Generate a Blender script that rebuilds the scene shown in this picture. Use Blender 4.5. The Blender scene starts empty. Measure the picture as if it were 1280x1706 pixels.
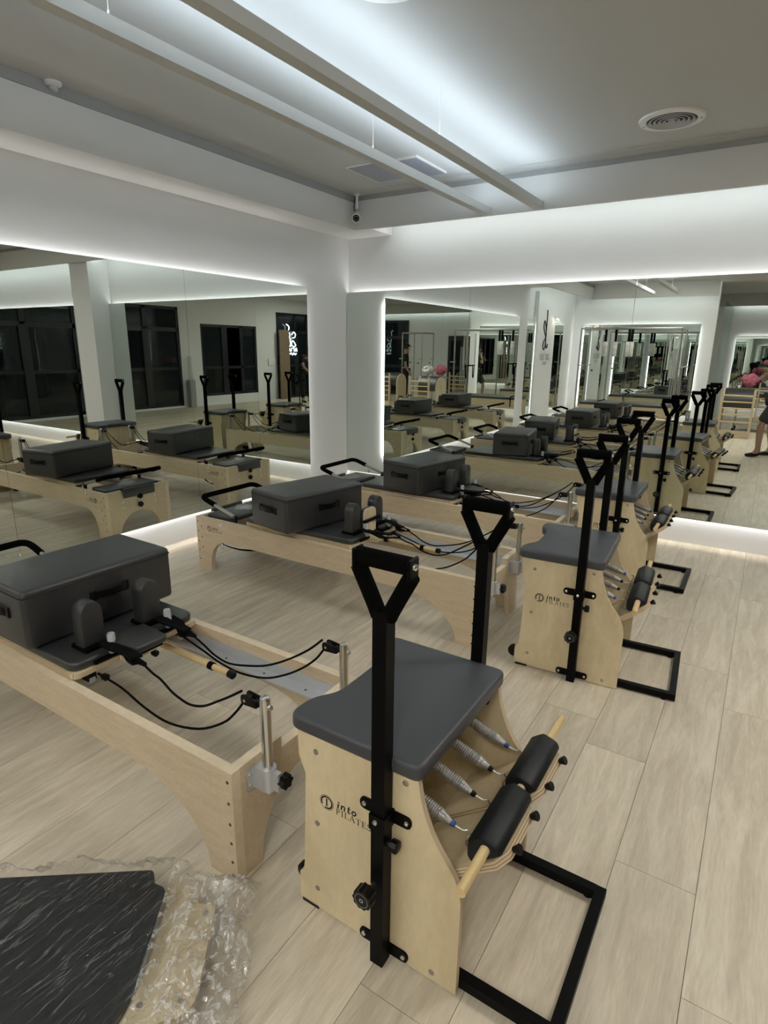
import bpy, bmesh, math, random
from mathutils import Vector, Matrix, noise
random.seed(7)
PI = math.pi
S = bpy.context.scene
COL = S.collection

# ------------------------------------------------------------------ camera, world, exposure
cam_d = bpy.data.cameras.new('camera')
cam = bpy.data.objects.new('camera', cam_d); COL.objects.link(cam)
cam_d.sensor_fit = 'HORIZONTAL'; cam_d.sensor_width = 36.0
cam_d.lens = 985.6 / 1280.0 * 36.0
cam_d.clip_start = 0.02; cam_d.clip_end = 80
YAW, PITCH, ROLL = -0.566148, -0.27055, 0.012012
_f = Vector((math.sin(YAW) * math.cos(PITCH), math.cos(YAW) * math.cos(PITCH), math.sin(PITCH)))
_r = Vector((math.cos(YAW), -math.sin(YAW), 0)); _u = _r.cross(_f)
_r2 = _r * math.cos(ROLL) + _u * math.sin(ROLL); _u2 = -_r * math.sin(ROLL) + _u * math.cos(ROLL)
M = Matrix((_r2, _u2, -_f)).transposed().to_4x4(); M.translation = Vector((0, 0, 1.6))
cam.matrix_world = M
S.camera = cam

W = bpy.data.worlds.new('night'); S.world = W; W.use_nodes = True
W.node_tree.nodes['Background'].inputs[0].default_value = (0.012, 0.016, 0.022, 1)
W.node_tree.nodes['Background'].inputs[1].default_value = 1.0
S.view_settings.view_transform = 'Standard'; S.view_settings.look = 'None'
S.view_settings.gamma = 1.0; S.view_settings.use_curve_mapping = False
S.view_settings.exposure = 1.0
try:
    S.cycles.use_denoising = True
    S.cycles.caustics_reflective = True
    S.cycles.max_bounces = 10; S.cycles.glossy_bounces = 7; S.cycles.diffuse_bounces = 4
    S.cycles.transparent_max_bounces = 8
    S.cycles.sample_clamp_indirect = 4.0
    S.cycles.blur_glossy = 0.5
    S.cycles.use_adaptive_sampling = True; S.cycles.adaptive_threshold = 0.02
except Exception:
    pass
E_RAIL, E_FILL, E_COVE, E_MIRROR, E_MIRROR_LOW = 10.5, 18.5, 5.6, 6.8, 10.0   # brightness of the LED strips and the added fill panels

# ------------------------------------------------------------------ materials
MATS = {}
def new_mat(name):
    m = bpy.data.materials.new(name); m.use_nodes = True
    nt = m.node_tree; b = nt.nodes['Principled BSDF']; MATS[name] = m
    return m, nt, b
def plain(name, col, rough=0.5, metal=0.0, spec=0.5, bump=0.0, bscale=200.0, var=0.0, vscale=8.0, coat=0.0):
    m, nt, b = new_mat(name)
    b.inputs['Base Color'].default_value = (*col, 1); b.inputs['Roughness'].default_value = rough
    b.inputs['Metallic'].default_value = metal; b.inputs['Specular IOR Level'].default_value = spec
    b.inputs['Coat Weight'].default_value = coat
    tc = nt.nodes.new('ShaderNodeTexCoord')
    if bump:
        n = nt.nodes.new('ShaderNodeTexNoise'); n.inputs['Scale'].default_value = bscale; n.inputs['Detail'].default_value = 2
        bp = nt.nodes.new('ShaderNodeBump'); bp.inputs['Strength'].default_value = bump; bp.inputs['Distance'].default_value = 0.002
        nt.links.new(tc.outputs['Object'], n.inputs['Vector']); nt.links.new(n.outputs['Fac'], bp.inputs['Height'])
        nt.links.new(bp.outputs['Normal'], b.inputs['Normal'])
    if var:
        n = nt.nodes.new('ShaderNodeTexNoise'); n.inputs['Scale'].default_value = vscale; n.inputs['Detail'].default_value = 3
        r = nt.nodes.new('ShaderNodeValToRGB')
        r.color_ramp.elements[0].position = 0.3; r.color_ramp.elements[1].position = 0.7
        r.color_ramp.elements[0].color = (*[c * (1 - var) for c in col], 1); r.color_ramp.elements[1].color = (*[min(1, c * (1 + var)) for c in col], 1)
        nt.links.new(tc.outputs['Object'], n.inputs['Vector']); nt.links.new(n.outputs['Fac'], r.inputs['Fac'])
        nt.links.new(r.outputs['Color'], b.inputs['Base Color'])
    return m
def emit(name, col, strength):
    m, nt, b = new_mat(name)
    nt.nodes.remove(b); e = nt.nodes.new('ShaderNodeEmission')
    e.inputs[0].default_value = (*col, 1); e.inputs[1].default_value = strength
    nt.links.new(e.outputs[0], nt.nodes['Material Output'].inputs[0])
    return m
def wood(name, c0, c1, stretch, scale=3.0, rough=0.45, rand=0.0, fine=0.25):
    """grain stretched along one local axis; stretch = (sx, sy, sz) with the grain axis small"""
    m, nt, b = new_mat(name)
    L = nt.links.new; N = nt.nodes.new
    tc = N('ShaderNodeTexCoord'); mp = N('ShaderNodeMapping'); mp.inputs['Scale'].default_value = stretch
    oi = N('ShaderNodeObjectInfo'); va = N('ShaderNodeVectorMath'); va.operation = 'MULTIPLY_ADD'
    va.inputs[1].default_value = (37.0, 91.0, 17.0)
    L(oi.outputs['Random'], va.inputs[0]); L(tc.outputs['Object'], va.inputs[2]); L(va.outputs[0], mp.inputs[0])
    n1 = N('ShaderNodeTexNoise'); n1.inputs['Scale'].default_value = scale; n1.inputs['Detail'].default_value = 6; n1.inputs['Roughness'].default_value = 0.62; n1.inputs['Distortion'].default_value = 0.7
    n2 = N('ShaderNodeTexNoise'); n2.inputs['Scale'].default_value = scale * 9; n2.inputs['Detail'].default_value = 3
    L(mp.outputs[0], n1.inputs['Vector']); L(mp.outputs[0], n2.inputs['Vector'])
    mx = N('ShaderNodeMix'); mx.inputs[0].default_value = fine
    L(n1.outputs['Fac'], mx.inputs[2]); L(n2.outputs['Fac'], mx.inputs[3])
    r = N('ShaderNodeValToRGB'); r.color_ramp.elements[0].position = 0.34; r.color_ramp.elements[1].position = 0.62
    r.color_ramp.elements[0].color = (*c0, 1); r.color_ramp.elements[1].color = (*c1, 1)
    L(mx.outputs[0], r.inputs['Fac'])
    hs = N('ShaderNodeHueSaturation'); L(r.outputs['Color'], hs.inputs['Color'])
    if rand:
        mr = N('ShaderNodeMapRange'); mr.inputs[3].default_value = 1 - rand; mr.inputs[4].default_value = 1 + rand
        L(oi.outputs['Random'], mr.inputs[0]); L(mr.outputs[0], hs.inputs['Value'])
    L(hs.outputs['Color'], b.inputs['Base Color'])
    b.inputs['Roughness'].default_value = rough; b.inputs['Specular IOR Level'].default_value = 0.4
    bp = N('ShaderNodeBump'); bp.inputs['Strength'].default_value = 0.12; bp.inputs['Distance'].default_value = 0.001
    L(mx.outputs[0], bp.inputs['Height']); L(bp.outputs['Normal'], b.inputs['Normal'])
    return m
def ply_edge(name, axis, pitch, ca, cb):
    m, nt, b = new_mat(name); L = nt.links.new; N = nt.nodes.new
    tc = N('ShaderNodeTexCoord'); sx = N('ShaderNodeSeparateXYZ'); L(tc.outputs['Object'], sx.inputs[0])
    mu = N('ShaderNodeMath'); mu.operation = 'MULTIPLY'; mu.inputs[1].default_value = 2 * PI / pitch
    L(sx.outputs[axis], mu.inputs[0]); si = N('ShaderNodeMath'); si.operation = 'SINE'; L(mu.outputs[0], si.inputs[0])
    r = N('ShaderNodeValToRGB'); r.color_ramp.elements[0].position = 0.0; r.color_ramp.elements[1].position = 0.45
    r.color_ramp.elements[0].color = (*ca, 1); r.color_ramp.elements[1].color = (*cb, 1)
    L(si.outputs[0], r.inputs['Fac']); L(r.outputs['Color'], b.inputs['Base Color']); b.inputs['Roughness'].default_value = 0.6
    return m

plain('wall_paint', (0.74, 0.745, 0.745), 0.85, bump=0.25, bscale=90, spec=0.25)
plain('ceiling_paint', (0.52, 0.52, 0.505), 0.9, bump=0.2, bscale=120, spec=0.2)
plain('trim_paint', (0.68, 0.68, 0.665), 0.9, bump=0.2, bscale=120, spec=0.2)
plain('rail_paint', (0.60, 0.61, 0.60), 0.7)
wood('oak_plank', (0.50, 0.43, 0.325), (0.70, 0.625, 0.495), (9.0, 1.0, 9.0), 2.2, 0.42, rand=0.07)
plain('floor_gap', (0.16, 0.13, 0.10), 0.9)
wood('birch', (0.60, 0.485, 0.295), (0.735, 0.62, 0.405), (3.0, 8.0, 1.2), 2.0, 0.38)
wood('beech', (0.56, 0.44, 0.29), (0.69, 0.565, 0.395), (1.0, 6.0, 6.0), 7.0, 0.42, fine=0.5)
plain('beech_edge', (0.74, 0.62, 0.44), 0.5, var=0.06, vscale=30)
ply_edge('birch_edge', 1, 0.0060, (0.48, 0.36, 0.22), (0.70, 0.58, 0.40))
ply_edge('pedal_edge', 2, 0.0080, (0.40, 0.29, 0.17), (0.70, 0.58, 0.40))
wood('dowel_wood', (0.62, 0.44, 0.20), (0.74, 0.57, 0.30), (8, 1, 8), 4.0, 0.45)
plain('vinyl', (0.021, 0.0215, 0.0225), 0.42, bump=0.10, bscale=500, spec=0.85)
plain('seat_vinyl', (0.050, 0.052, 0.059), 0.46, bump=0.10, bscale=500, spec=0.6)
plain('pad_vinyl', (0.006, 0.007, 0.008), 0.5, spec=0.3)
plain('foam', (0.0012, 0.0012, 0.0012), 0.95, bump=0.3, bscale=900, spec=0.08)
plain('black_metal', (0.0018, 0.0018, 0.002), 0.45, spec=0.10)
plain('black_plastic', (0.003, 0.003, 0.0035), 0.4, spec=0.22)
plain('webbing', (0.004, 0.004, 0.0045), 0.9, spec=0.1)
plain('rope', (0.004, 0.004, 0.004), 0.9, spec=0.1)
plain('chrome', (0.70, 0.69, 0.67), 0.22, metal=1.0)
plain('steel', (0.52, 0.51, 0.49), 0.35, metal=1.0)
plain('aluminium', (0.62, 0.64, 0.67), 0.45, metal=0.6)
plain('grey_plastic', (0.42, 0.43, 0.43), 0.5)
plain('white_plastic', (0.78, 0.77, 0.74), 0.4)
plain('blue_cap', (0.02, 0.07, 0.28), 0.4)
plain('ink', (0.014, 0.010, 0.009), 0.7)
plain('screw_dark', (0.07, 0.055, 0.04), 0.5)
plain('screw_steel', (0.42, 0.38, 0.33), 0.4, metal=0.8)
plain('window_frame', (0.010, 0.012, 0.015), 0.4)
plain('skin', (0.36, 0.22, 0.155), 0.55, var=0.05)
plain('black_cloth', (0.010, 0.010, 0.011), 0.9)
plain('grey_cloth', (0.035, 0.037, 0.034), 0.9)
plain('hair', (0.012, 0.010, 0.009), 0.7)
plain('pink_cloth', (0.40, 0.11, 0.15), 0.9, var=0.3, vscale=14)
plain('pale_cloth', (0.62, 0.60, 0.58), 0.9, var=0.2, vscale=14)
plain('door_wood', (0.22, 0.155, 0.10), 0.6, var=0.1)
plain('vent_grey', (0.50, 0.50, 0.52), 0.5)
plain('vent_dark', (0.10, 0.10, 0.11), 0.7)
plain('panel_off', (0.28, 0.30, 0.36), 0.4)
plain('spring_steel', (0.40, 0.39, 0.37), 0.45, metal=0.7)
plain('cabinet_and_shade_grey', (0.33, 0.335, 0.33), 0.7)
emit('led_rail', (0.74, 0.88, 1.0), E_RAIL)
emit('fill_panel', (1.0, 0.965, 0.90), E_FILL)
emit('led_cove', (0.92, 1.0, 0.985), E_COVE)
emit('led_mirror', (1.0, 0.965, 0.95), E_MIRROR)
emit('led_mirror_low', (1.0, 0.955, 0.935), E_MIRROR_LOW)
emit('neon', (0.80, 0.97, 1.0), 7.0)
emit('spot_lamp', (1.0, 0.86, 0.62), 25.0)
m, nt, b = new_mat('mirror')
b.inputs['Base Color'].default_value = (0.74, 0.785, 0.745, 1); b.inputs['Metallic'].default_value = 1.0; b.inputs['Roughness'].default_value = 0.0
plain('mirror_edge', (0.10, 0.14, 0.13), 0.3)
m, nt, b = new_mat('night_glass')
b.inputs['Base Color'].default_value = (0.012, 0.016, 0.018, 1); b.inputs['Roughness'].default_value = 0.02; b.inputs['Specular IOR Level'].default_value = 0.32
m, nt, b = new_mat('clear_glass')
nt.nodes.remove(b); _t = nt.nodes.new('ShaderNodeBsdfTransparent'); _t.inputs[0].default_value = (0.95, 0.98, 0.97, 1)
_g = nt.nodes.new('ShaderNodeBsdfGlossy'); _g.inputs['Roughness'].default_value = 0.02
_x = nt.nodes.new('ShaderNodeMixShader'); _x.inputs[0].default_value = 0.05
nt.links.new(_t.outputs[0], _x.inputs[1]); nt.links.new(_g.outputs[0], _x.inputs[2]); nt.links.new(_x.outputs[0], nt.nodes['Material Output'].inputs[0])
def film(name, tint, gloss, rough, scale, milk, base=0.10, width=0.022):
    m, nt, b = new_mat(name); nt.nodes.remove(b); L = nt.links.new; N = nt.nodes.new
    tc = N('ShaderNodeTexCoord'); mr0 = N('ShaderNodeMapping'); mr0.inputs['Rotation'].default_value = (0, 0, 0.645)
    mp = N('ShaderNodeMapping'); mp.inputs['Scale'].default_value = scale
    L(tc.outputs['Object'], mr0.inputs[0]); L(mr0.outputs[0], mp.inputs[0])
    n = N('ShaderNodeTexNoise'); n.inputs['Scale'].default_value = 1.0; n.inputs['Detail'].default_value = 5; n.inputs['Distortion'].default_value = 0.5
    L(mp.outputs[0], n.inputs['Vector'])
    bp = N('ShaderNodeBump'); bp.inputs['Strength'].default_value = 0.9; bp.inputs['Distance'].default_value = 0.02; L(n.outputs['Fac'], bp.inputs['Height'])
    t = N('ShaderNodeBsdfTransparent'); t.inputs[0].default_value = (*tint, 1)
    g = N('ShaderNodeBsdfGlossy'); g.inputs['Roughness'].default_value = rough; g.inputs[0].default_value = (0.9, 0.9, 0.9, 1); L(bp.outputs[0], g.inputs['Normal'])
    d = N('ShaderNodeBsdfDiffuse'); d.inputs[0].default_value = (0.75, 0.75, 0.73, 1); L(bp.outputs[0], d.inputs['Normal'])
    # milky creases: narrow ridges of the noise
    a = N('ShaderNodeMath'); a.operation = 'SUBTRACT'; a.inputs[1].default_value = 0.5; L(n.outputs['Fac'], a.inputs[0])
    ab = N('ShaderNodeMath'); ab.operation = 'ABSOLUTE'; L(a.outputs[0], ab.inputs[0])
    mr = N('ShaderNodeMapRange'); mr.inputs[1].default_value = 0.0; mr.inputs[2].default_value = width; mr.inputs[3].default_value = milk; mr.inputs[4].default_value = milk * base
    L(ab.outputs[0], mr.inputs[0])
    x1 = N('ShaderNodeMixShader'); x1.inputs[0].default_value = gloss; L(t.outputs[0], x1.inputs[1]); L(g.outputs[0], x1.inputs[2])
    x2 = N('ShaderNodeMixShader'); L(mr.outputs[0], x2.inputs[0]); L(x1.outputs[0], x2.inputs[1]); L(d.outputs[0], x2.inputs[2])
    L(x2.outputs[0], nt.nodes['Material Output'].inputs[0])
film('wrap_film', (0.97, 0.97, 0.97), 0.05, 0.10, (44, 5, 20), 0.20, 0.04, 0.016)
film('crumpled_film', (0.93, 0.93, 0.92), 0.15, 0.14, (30, 16, 26), 0.55, 0.16, 0.045)
film('bag_film', (0.9, 0.9, 0.9), 0.3, 0.15, (60, 60, 60), 0.5)

# ------------------------------------------------------------------ mesh helpers
class MB:
    def __init__(s): s.v = []; s.f = []; s.mi = []
    def add(s, vs, fs, mi=0):
        o = len(s.v); s.v += [Vector(q) for q in vs]
        for q in fs: s.f.append([i + o for i in q]); s.mi.append(mi)
        return s
    def box(s, x0, y0, z0, x1, y1, z1, mi=0):
        return s.add([(x0,y0,z0),(x1,y0,z0),(x1,y1,z0),(x0,y1,z0),(x0,y0,z1),(x1,y0,z1),(x1,y1,z1),(x0,y1,z1)],
                     [(0,3,2,1),(4,5,6,7),(0,1,5,4),(1,2,6,5),(2,3,7,6),(3,0,4,7)], mi)
    def rbox(s, x0, y0, z0, x1, y1, z1, r=0.01, seg=2, mi=0):
        bm = bmesh.new(); bmesh.ops.create_cube(bm, size=1.0)
        for q in bm.verts:
            q.co = Vector(((x0+x1)/2 + q.co.x*(x1-x0), (y0+y1)/2 + q.co.y*(y1-y0), (z0+z1)/2 + q.co.z*(z1-z0)))
        bmesh.ops.bevel(bm, geom=bm.edges[:], offset=r, segments=seg, profile=0.5, affect='EDGES')
        s.bm(bm, mi); return s
    def bm(s, bm, mi=0):
        bm.verts.index_update(); s.add([q.co.copy() for q in bm.verts], [[q.index for q in f.verts] for f in bm.faces], mi); bm.free(); return s
    def cyl(s, p0, p1, r, n=12, r2=None, mi=0, caps=True):
        p0, p1 = Vector(p0), Vector(p1); r2 = r if r2 is None else r2
        d = (p1 - p0).normalized(); a = d.orthogonal().normalized(); c = d.cross(a)
        vs = [];
        for p, rr in ((p0, r), (p1, r2)):
            for i in range(n):
                t = 2*PI*i/n; vs.append(p + (a*math.cos(t) + c*math.sin(t))*rr)
        fs = [(i, (i+1)%n, n+(i+1)%n, n+i) for i in range(n)]
        if caps: fs += [tuple(range(n))[::-1], tuple(range(n, 2*n))]
        return s.add(vs, fs, mi)
    def lathe(s, p0, axis, prof, n=16, mi=0):
        """prof: list of (t along axis, radius)"""
        p0 = Vector(p0); d = Vector(axis).normalized(); a = d.orthogonal().normalized(); c = d.cross(a)
        vs = []
        for t, rr in prof:
            for i in range(n):
                q = 2*PI*i/n; vs.append(p0 + d*t + (a*math.cos(q) + c*math.sin(q))*rr)
        fs = []
        for k in range(len(prof)-1):
            fs += [(k*n+i, k*n+(i+1)%n, (k+1)*n+(i+1)%n, (k+1)*n+i) for i in range(n)]
        fs += [tuple(range(n))[::-1], tuple(range((len(prof)-1)*n, len(prof)*n))]
        return s.add(vs, fs, mi)
    def sweep(s, pts, prof, closed=False, mi=0, up=None):
        """sweep 2D profile (list of (a,b)) along pts"""
        P = [Vector(p) for p in pts]; n = len(prof); N = len(P)
        T = []
        for i in range(N):
            if closed: t = P[(i+1)%N] - P[i-1]
            else: t = P[min(i+1,N-1)] - P[max(i-1,0)]
            T.append(t.normalized())
        a = up if up is not None else T[0].orthogonal()
        a = Vector(a); a = (a - T[0]*a.dot(T[0])).normalized()
        vs = []
        for i in range(N):
            a = (a - T[i]*a.dot(T[i]))
            if a.length < 1e-6: a = T[i].orthogonal()
            a.normalize(); b = T[i].cross(a)
            for (u, w) in prof: vs.append(P[i] + a*u + b*w)
        fs = []
        for k in range(N if closed else N-1):
            k2 = (k+1) % N
            fs += [(k*n+i, k*n+(i+1)%n, k2*n+(i+1)%n, k2*n+i) for i in range(n)]
        if not closed: fs += [tuple(range(n))[::-1], tuple(range((N-1)*n, N*n))]
        return s.add(vs, fs, mi)
    def tube(s, pts, r, n=8, closed=False, mi=0):
        return s.sweep(pts, [(r*math.cos(2*PI*i/n), r*math.sin(2*PI*i/n)) for i in range(n)], closed, mi)
    def strap(s, pts, w, t, up, mi=0):
        return s.sweep(pts, [(-t/2,-w/2),(t/2,-w/2),(t/2,w/2),(-t/2,w/2)], False, mi, up=up)
    def prism(s, poly, axis, a, b, mi=0, edge_mi=None):
        """extrude 2D polygon along axis: axis 'y' -> poly is (x,z); 'x' -> (y,z); 'z' -> (x,y)"""
        def P(p, t):
            return {'y': (p[0], t, p[1]), 'x': (t, p[0], p[1]), 'z': (p[0], p[1], t)}[axis]
        n = len(poly)
        o = len(s.v)
        s.v += [Vector(P(p, a)) for p in poly] + [Vector(P(p, b)) for p in poly]
        s.f.append(list(range(o, o+n))); s.mi.append(mi)
        s.f.append(list(range(o+2*n-1, o+n-1, -1))); s.mi.append(mi)
        for i in range(n):
            s.f.append([o+i, o+(i+1)%n, o+n+(i+1)%n, o+n+i]); s.mi.append(mi if edge_mi is None else edge_mi)
        return s
    def sphere(s, c, r, seg=12, rings=8, sc=(1,1,1), mi=0):
        bm = bmesh.new(); bmesh.ops.create_uvsphere(bm, u_segments=seg, v_segments=rings, radius=r)
        for q in bm.verts: q.co = Vector((q.co.x*sc[0], q.co.y*sc[1], q.co.z*sc[2])) + Vector(c)
        return s.bm(bm, mi)
    def xf(s, mat, start=0):
        for i in range(start, len(s.v)): s.v[i] = mat @ s.v[i]
        return s
    def mesh(s, name, mats, angle=35):
        me = bpy.data.meshes.new(name); me.from_pydata([tuple(q) for q in s.v], [], s.f)
        for q in (mats if isinstance(mats, (list, tuple)) else [mats]): me.materials.append(MATS[q])
        me.polygons.foreach_set('material_index', s.mi)
        bm = bmesh.new(); bm.from_mesh(me); bmesh.ops.recalc_face_normals(bm, faces=bm.faces[:]); bm.to_mesh(me); bm.free()
        if angle:
            me.polygons.foreach_set('use_smooth', [True]*len(me.polygons)); me.set_sharp_from_angle(angle=math.radians(angle))
        me.update(); return me
    def build(s, name, mats, parent=None, angle=35):
        o = bpy.data.objects.new(name, s.mesh(name, mats, angle)); COL.objects.link(o)
        if parent: o.parent = parent
        return o
def inst(o, parent=None, loc=(0,0,0), rot=None):
    c = o.copy(); COL.objects.link(c); c.parent = parent; c.location = loc
    if rot: c.rotation_euler = rot
    return c
def empty(name, loc=(0,0,0), rz=0.0):
    o = bpy.data.objects.new(name, None); COL.objects.link(o); o.location = loc; o.rotation_euler = (0,0,rz); o.empty_display_size = 0.1
    return o
def tag(o, label=None, cat=None, group=None, kind=None):
    if label: o['label'] = label
    if cat: o['category'] = cat
    if group: o['group'] = group
    if kind: o['kind'] = kind
    return o
def struct(o): o['kind'] = 'structure'; return o
def copy_tree(o, parent=None):
    c = o.copy(); COL.objects.link(c); c.parent = parent
    for ch in list(o.children): copy_tree(ch, c)
    return c
def arc(cx, cy, rx, ry, a0, a1, n):
    return [(cx + rx*math.cos(math.radians(a0 + (a1-a0)*i/n)), cy + ry*math.sin(math.radians(a0 + (a1-a0)*i/n))) for i in range(n+1)]
def smooth_path(pts, k=6):
    P = [Vector(p) for p in pts]; out = []
    for i in range(len(P)-1):
        p0, p1, p2, p3 = P[max(i-1,0)], P[i], P[i+1], P[min(i+2,len(P)-1)]
        for j in range(k):
            t = j/k
            out.append(0.5*((2*p1) + (p2-p0)*t + (2*p0-5*p1+4*p2-p3)*t*t + (3*p1-p0-3*p2+p3)*t**3))
    out.append(P[-1]); return out
def rpoly(pts, r, n=4):
    """round the corners of a polygon; r may be a list"""
    out = []; N = len(pts)
    for i in range(N):
        rr = r[i] if isinstance(r, (list, tuple)) else r
        p = Vector(pts[i]); a = Vector(pts[i-1]) - p; b = Vector(pts[(i+1)%N]) - p
        if rr <= 0: out.append(tuple(p)); continue
        d = min(rr, a.length*0.49, b.length*0.49); pa = p + a.normalized()*d; pb = p + b.normalized()*d
        for k in range(n+1):
            t = k/n; q = pa*(1-t)**2 + p*2*t*(1-t) + pb*t*t; out.append((q.x, q.y))
    return out
def pad_mesh(mb, poly, z0, z1, r, mi=0, seg=3):
    """upholstered slab: polygon (x,y) with a rounded upper and lower rim"""
    bm = bmesh.new(); vs = [bm.verts.new((p[0], p[1], z0)) for p in poly]; f = bm.faces.new(vs)
    e = bmesh.ops.extrude_face_region(bm, geom=[f]); up = [q for q in e['geom'] if isinstance(q, bmesh.types.BMVert)]
    for q in up: q.co.z = z1
    bmesh.ops.recalc_face_normals(bm, faces=bm.faces[:])
    rim = [ed for ed in bm.edges if abs(ed.verts[0].co.z - ed.verts[1].co.z) < 1e-6]
    bmesh.ops.bevel(bm, geom=rim, offset=r, segments=seg, profile=0.5, affect='EDGES')
    mb.bm(bm, mi); return mb

# ------------------------------------------------------------------ lettering (strokes on a plane)
def glyph(ch):
    """returns (width, list of (polyline, stroke width)) in a unit-high box"""
    k, t = 0.15, 0.06
    def sf(x, y, w=0.15): return ([(x-w, y), (x+w, y)], t)
    G = {
     'P': (0.72, [([(0.2,0),(0.2,1)],k), (arc(0.32,0.74,0.28,0.235,90,-90,8),0.10), ([(0.2,0.975),(0.34,0.975)],t), ([(0.2,0.505),(0.34,0.505)],t), sf(0.2,0.03), ([(0.05,0.97),(0.2,0.97)],t)]),
     'I': (0.42, [([(0.2,0),(0.2,1)],k), sf(0.2,0.03), sf(0.2,0.97)]),
     'L': (0.70, [([(0.2,0),(0.2,1)],k), sf(0.2,0.97), ([(0.05,0.03),(0.62,0.03)],t), ([(0.62,0),(0.66,0.26)],t)]),
     'A': (0.86, [([(0.12,0.02),(0.42,1)],t*1.1), ([(0.42,1),(0.74,0.02)],k), ([(0.2,0.34),(0.62,0.34)],t), sf(0.12,0.03,0.11), sf(0.74,0.03,0.13)]),
     'T': (0.78, [([(0.39,0),(0.39,1)],k), ([(0.04,0.97),(0.74,0.97)],t), ([(0.05,1),(0.03,0.74)],t), ([(0.73,1),(0.75,0.74)],t), sf(0.39,0.03)]),
     'E': (0.72, [([(0.2,0),(0.2,1)],k), ([(0.05,0.97),(0.6,0.97)],t), ([(0.05,0.03),(0.62,0.03)],t), ([(0.2,0.51),(0.46,0.51)],t), ([(0.6,1),(0.62,0.76)],t), ([(0.62,0),(0.66,0.26)],t), ([(0.46,0.62),(0.46,0.4)],t)]),
     'S': (0.62, [([(0.52,0.78),(0.50,0.9),(0.32,0.985),(0.14,0.9),(0.12,0.74),(0.24,0.6),(0.42,0.46),(0.53,0.32),(0.5,0.12),(0.3,0.015),(0.12,0.08),(0.08,0.26)],0.10)]),
     'U': (0.78, [([(0.16,1),(0.16,0.3),(0.24,0.08),(0.4,0.02),(0.56,0.08),(0.64,0.3),(0.64,1)],0.10)]),
     'J': (0.55, [([(0.36,1),(0.36,0.25),(0.28,0.06),(0.12,0.04)],0.12)]),
     'Y': (0.74, [([(0.06,1),(0.37,0.48),(0.37,0)],0.12), ([(0.37,0.48),(0.68,1)],0.08)]),
     'N': (0.82, [([(0.16,0),(0.16,1)],t*1.2), ([(0.16,1),(0.66,0)],k), ([(0.66,0),(0.66,1)],t*1.2)]),
     ' ': (0.45, []),
     'i': (0.40, [([(0.2,0),(0.2,0.66)],0.23), ([(0.2,0.80),(0.2,1.0)],0.23), ([(0.04,0.62),(0.2,0.62)],0.09), ([(0.1,0.04),(0.34,0.04)],0.09)]),
     'n': (0.78, [([(0.18,0),(0.18,0.68)],0.23), ([(0.20,0.5),(0.34,0.62),(0.48,0.62),(0.56,0.5),(0.56,0.0)],0.20), ([(0.02,0.64),(0.18,0.64)],0.08), ([(0.5,0.04),(0.72,0.04)],0.09)]),
     't': (0.50, [([(0.2,0.92),(0.2,0.14),(0.3,0.05),(0.42,0.08)],0.21), ([(0.02,0.62),(0.42,0.62)],0.11)]),
     'o': (0.70, [([(0.34+0.23*math.cos(q*PI/8), 0.34+0.29*math.sin(q*PI/8)) for q in range(17)],0.20)]),
    }
    return G[ch]
def strokes(mb, polyline, w, fn):
    for i in range(len(polyline)-1):
        a, b = Vector(polyline[i]), Vector(polyline[i+1]); d = (b-a)
        if d.length < 1e-6: continue
        d.normalize(); nn = Vector((-d.y, d.x))*w/2; ex = d*(w*0.25 if len(polyline) > 2 else 0)
        q = [a-ex+nn, b+ex+nn, b+ex-nn, a-ex-nn]
        mb.add([fn(x.x, x.y) for x in q], [(0,1,2,3)])
def write(mb, text, x, y, h, fn, shear=0.0, track=0.04, squash=1.0):
    for ch in text:
        w, st = glyph(ch)
        for pl, sw in st:
            strokes(mb, [(x + (px + shear*py)*h*squash, y + py*h) for px, py in pl], sw*h, fn)
        x += (w + track)*h*squash
    return x
def ring(mb, cx, cy, r0, r1, fn, a0=0, a1=360, n=28):
    vs = []; fs = []
    for i in range(n+1):
        t = math.radians(a0 + (a1-a0)*i/n)
        vs += [fn(cx+r0*math.cos(t), cy+r0*math.sin(t)), fn(cx+r1*math.cos(t), cy+r1*math.sin(t))]
    fs = [(2*i, 2*i+1, 2*i+3, 2*i+2) for i in range(n)]
    mb.add(vs, fs)
def brand_mark(fn):
    """ring with an I, 'into' over 'PILATES'; 1 unit = ring radius"""
    mb = MB()
    ring(mb, 0, 0, 0.96, 1.02, fn); ring(mb, 0, 0, 0.66, 0.88, fn, -112, 212, 32)
    for pl, w in [([(0,-0.5),(0,0.5)],0.2), ([(-0.22,-0.47),(0.22,-0.47)],0.07), ([(-0.22,0.47),(0.22,0.47)],0.07)]: strokes(mb, pl, w, fn)
    write(mb, 'into', 1.38, 0.02, 0.92, fn, shear=0.16, track=0.05, squash=1.22)
    e = write(mb, 'PILATES', 1.30, -0.92, 0.82, fn, track=0.05, squash=1.18)
    ring(mb, e+0.05, -0.16, 0.05, 0.08, fn, n=10)
    return mb

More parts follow.
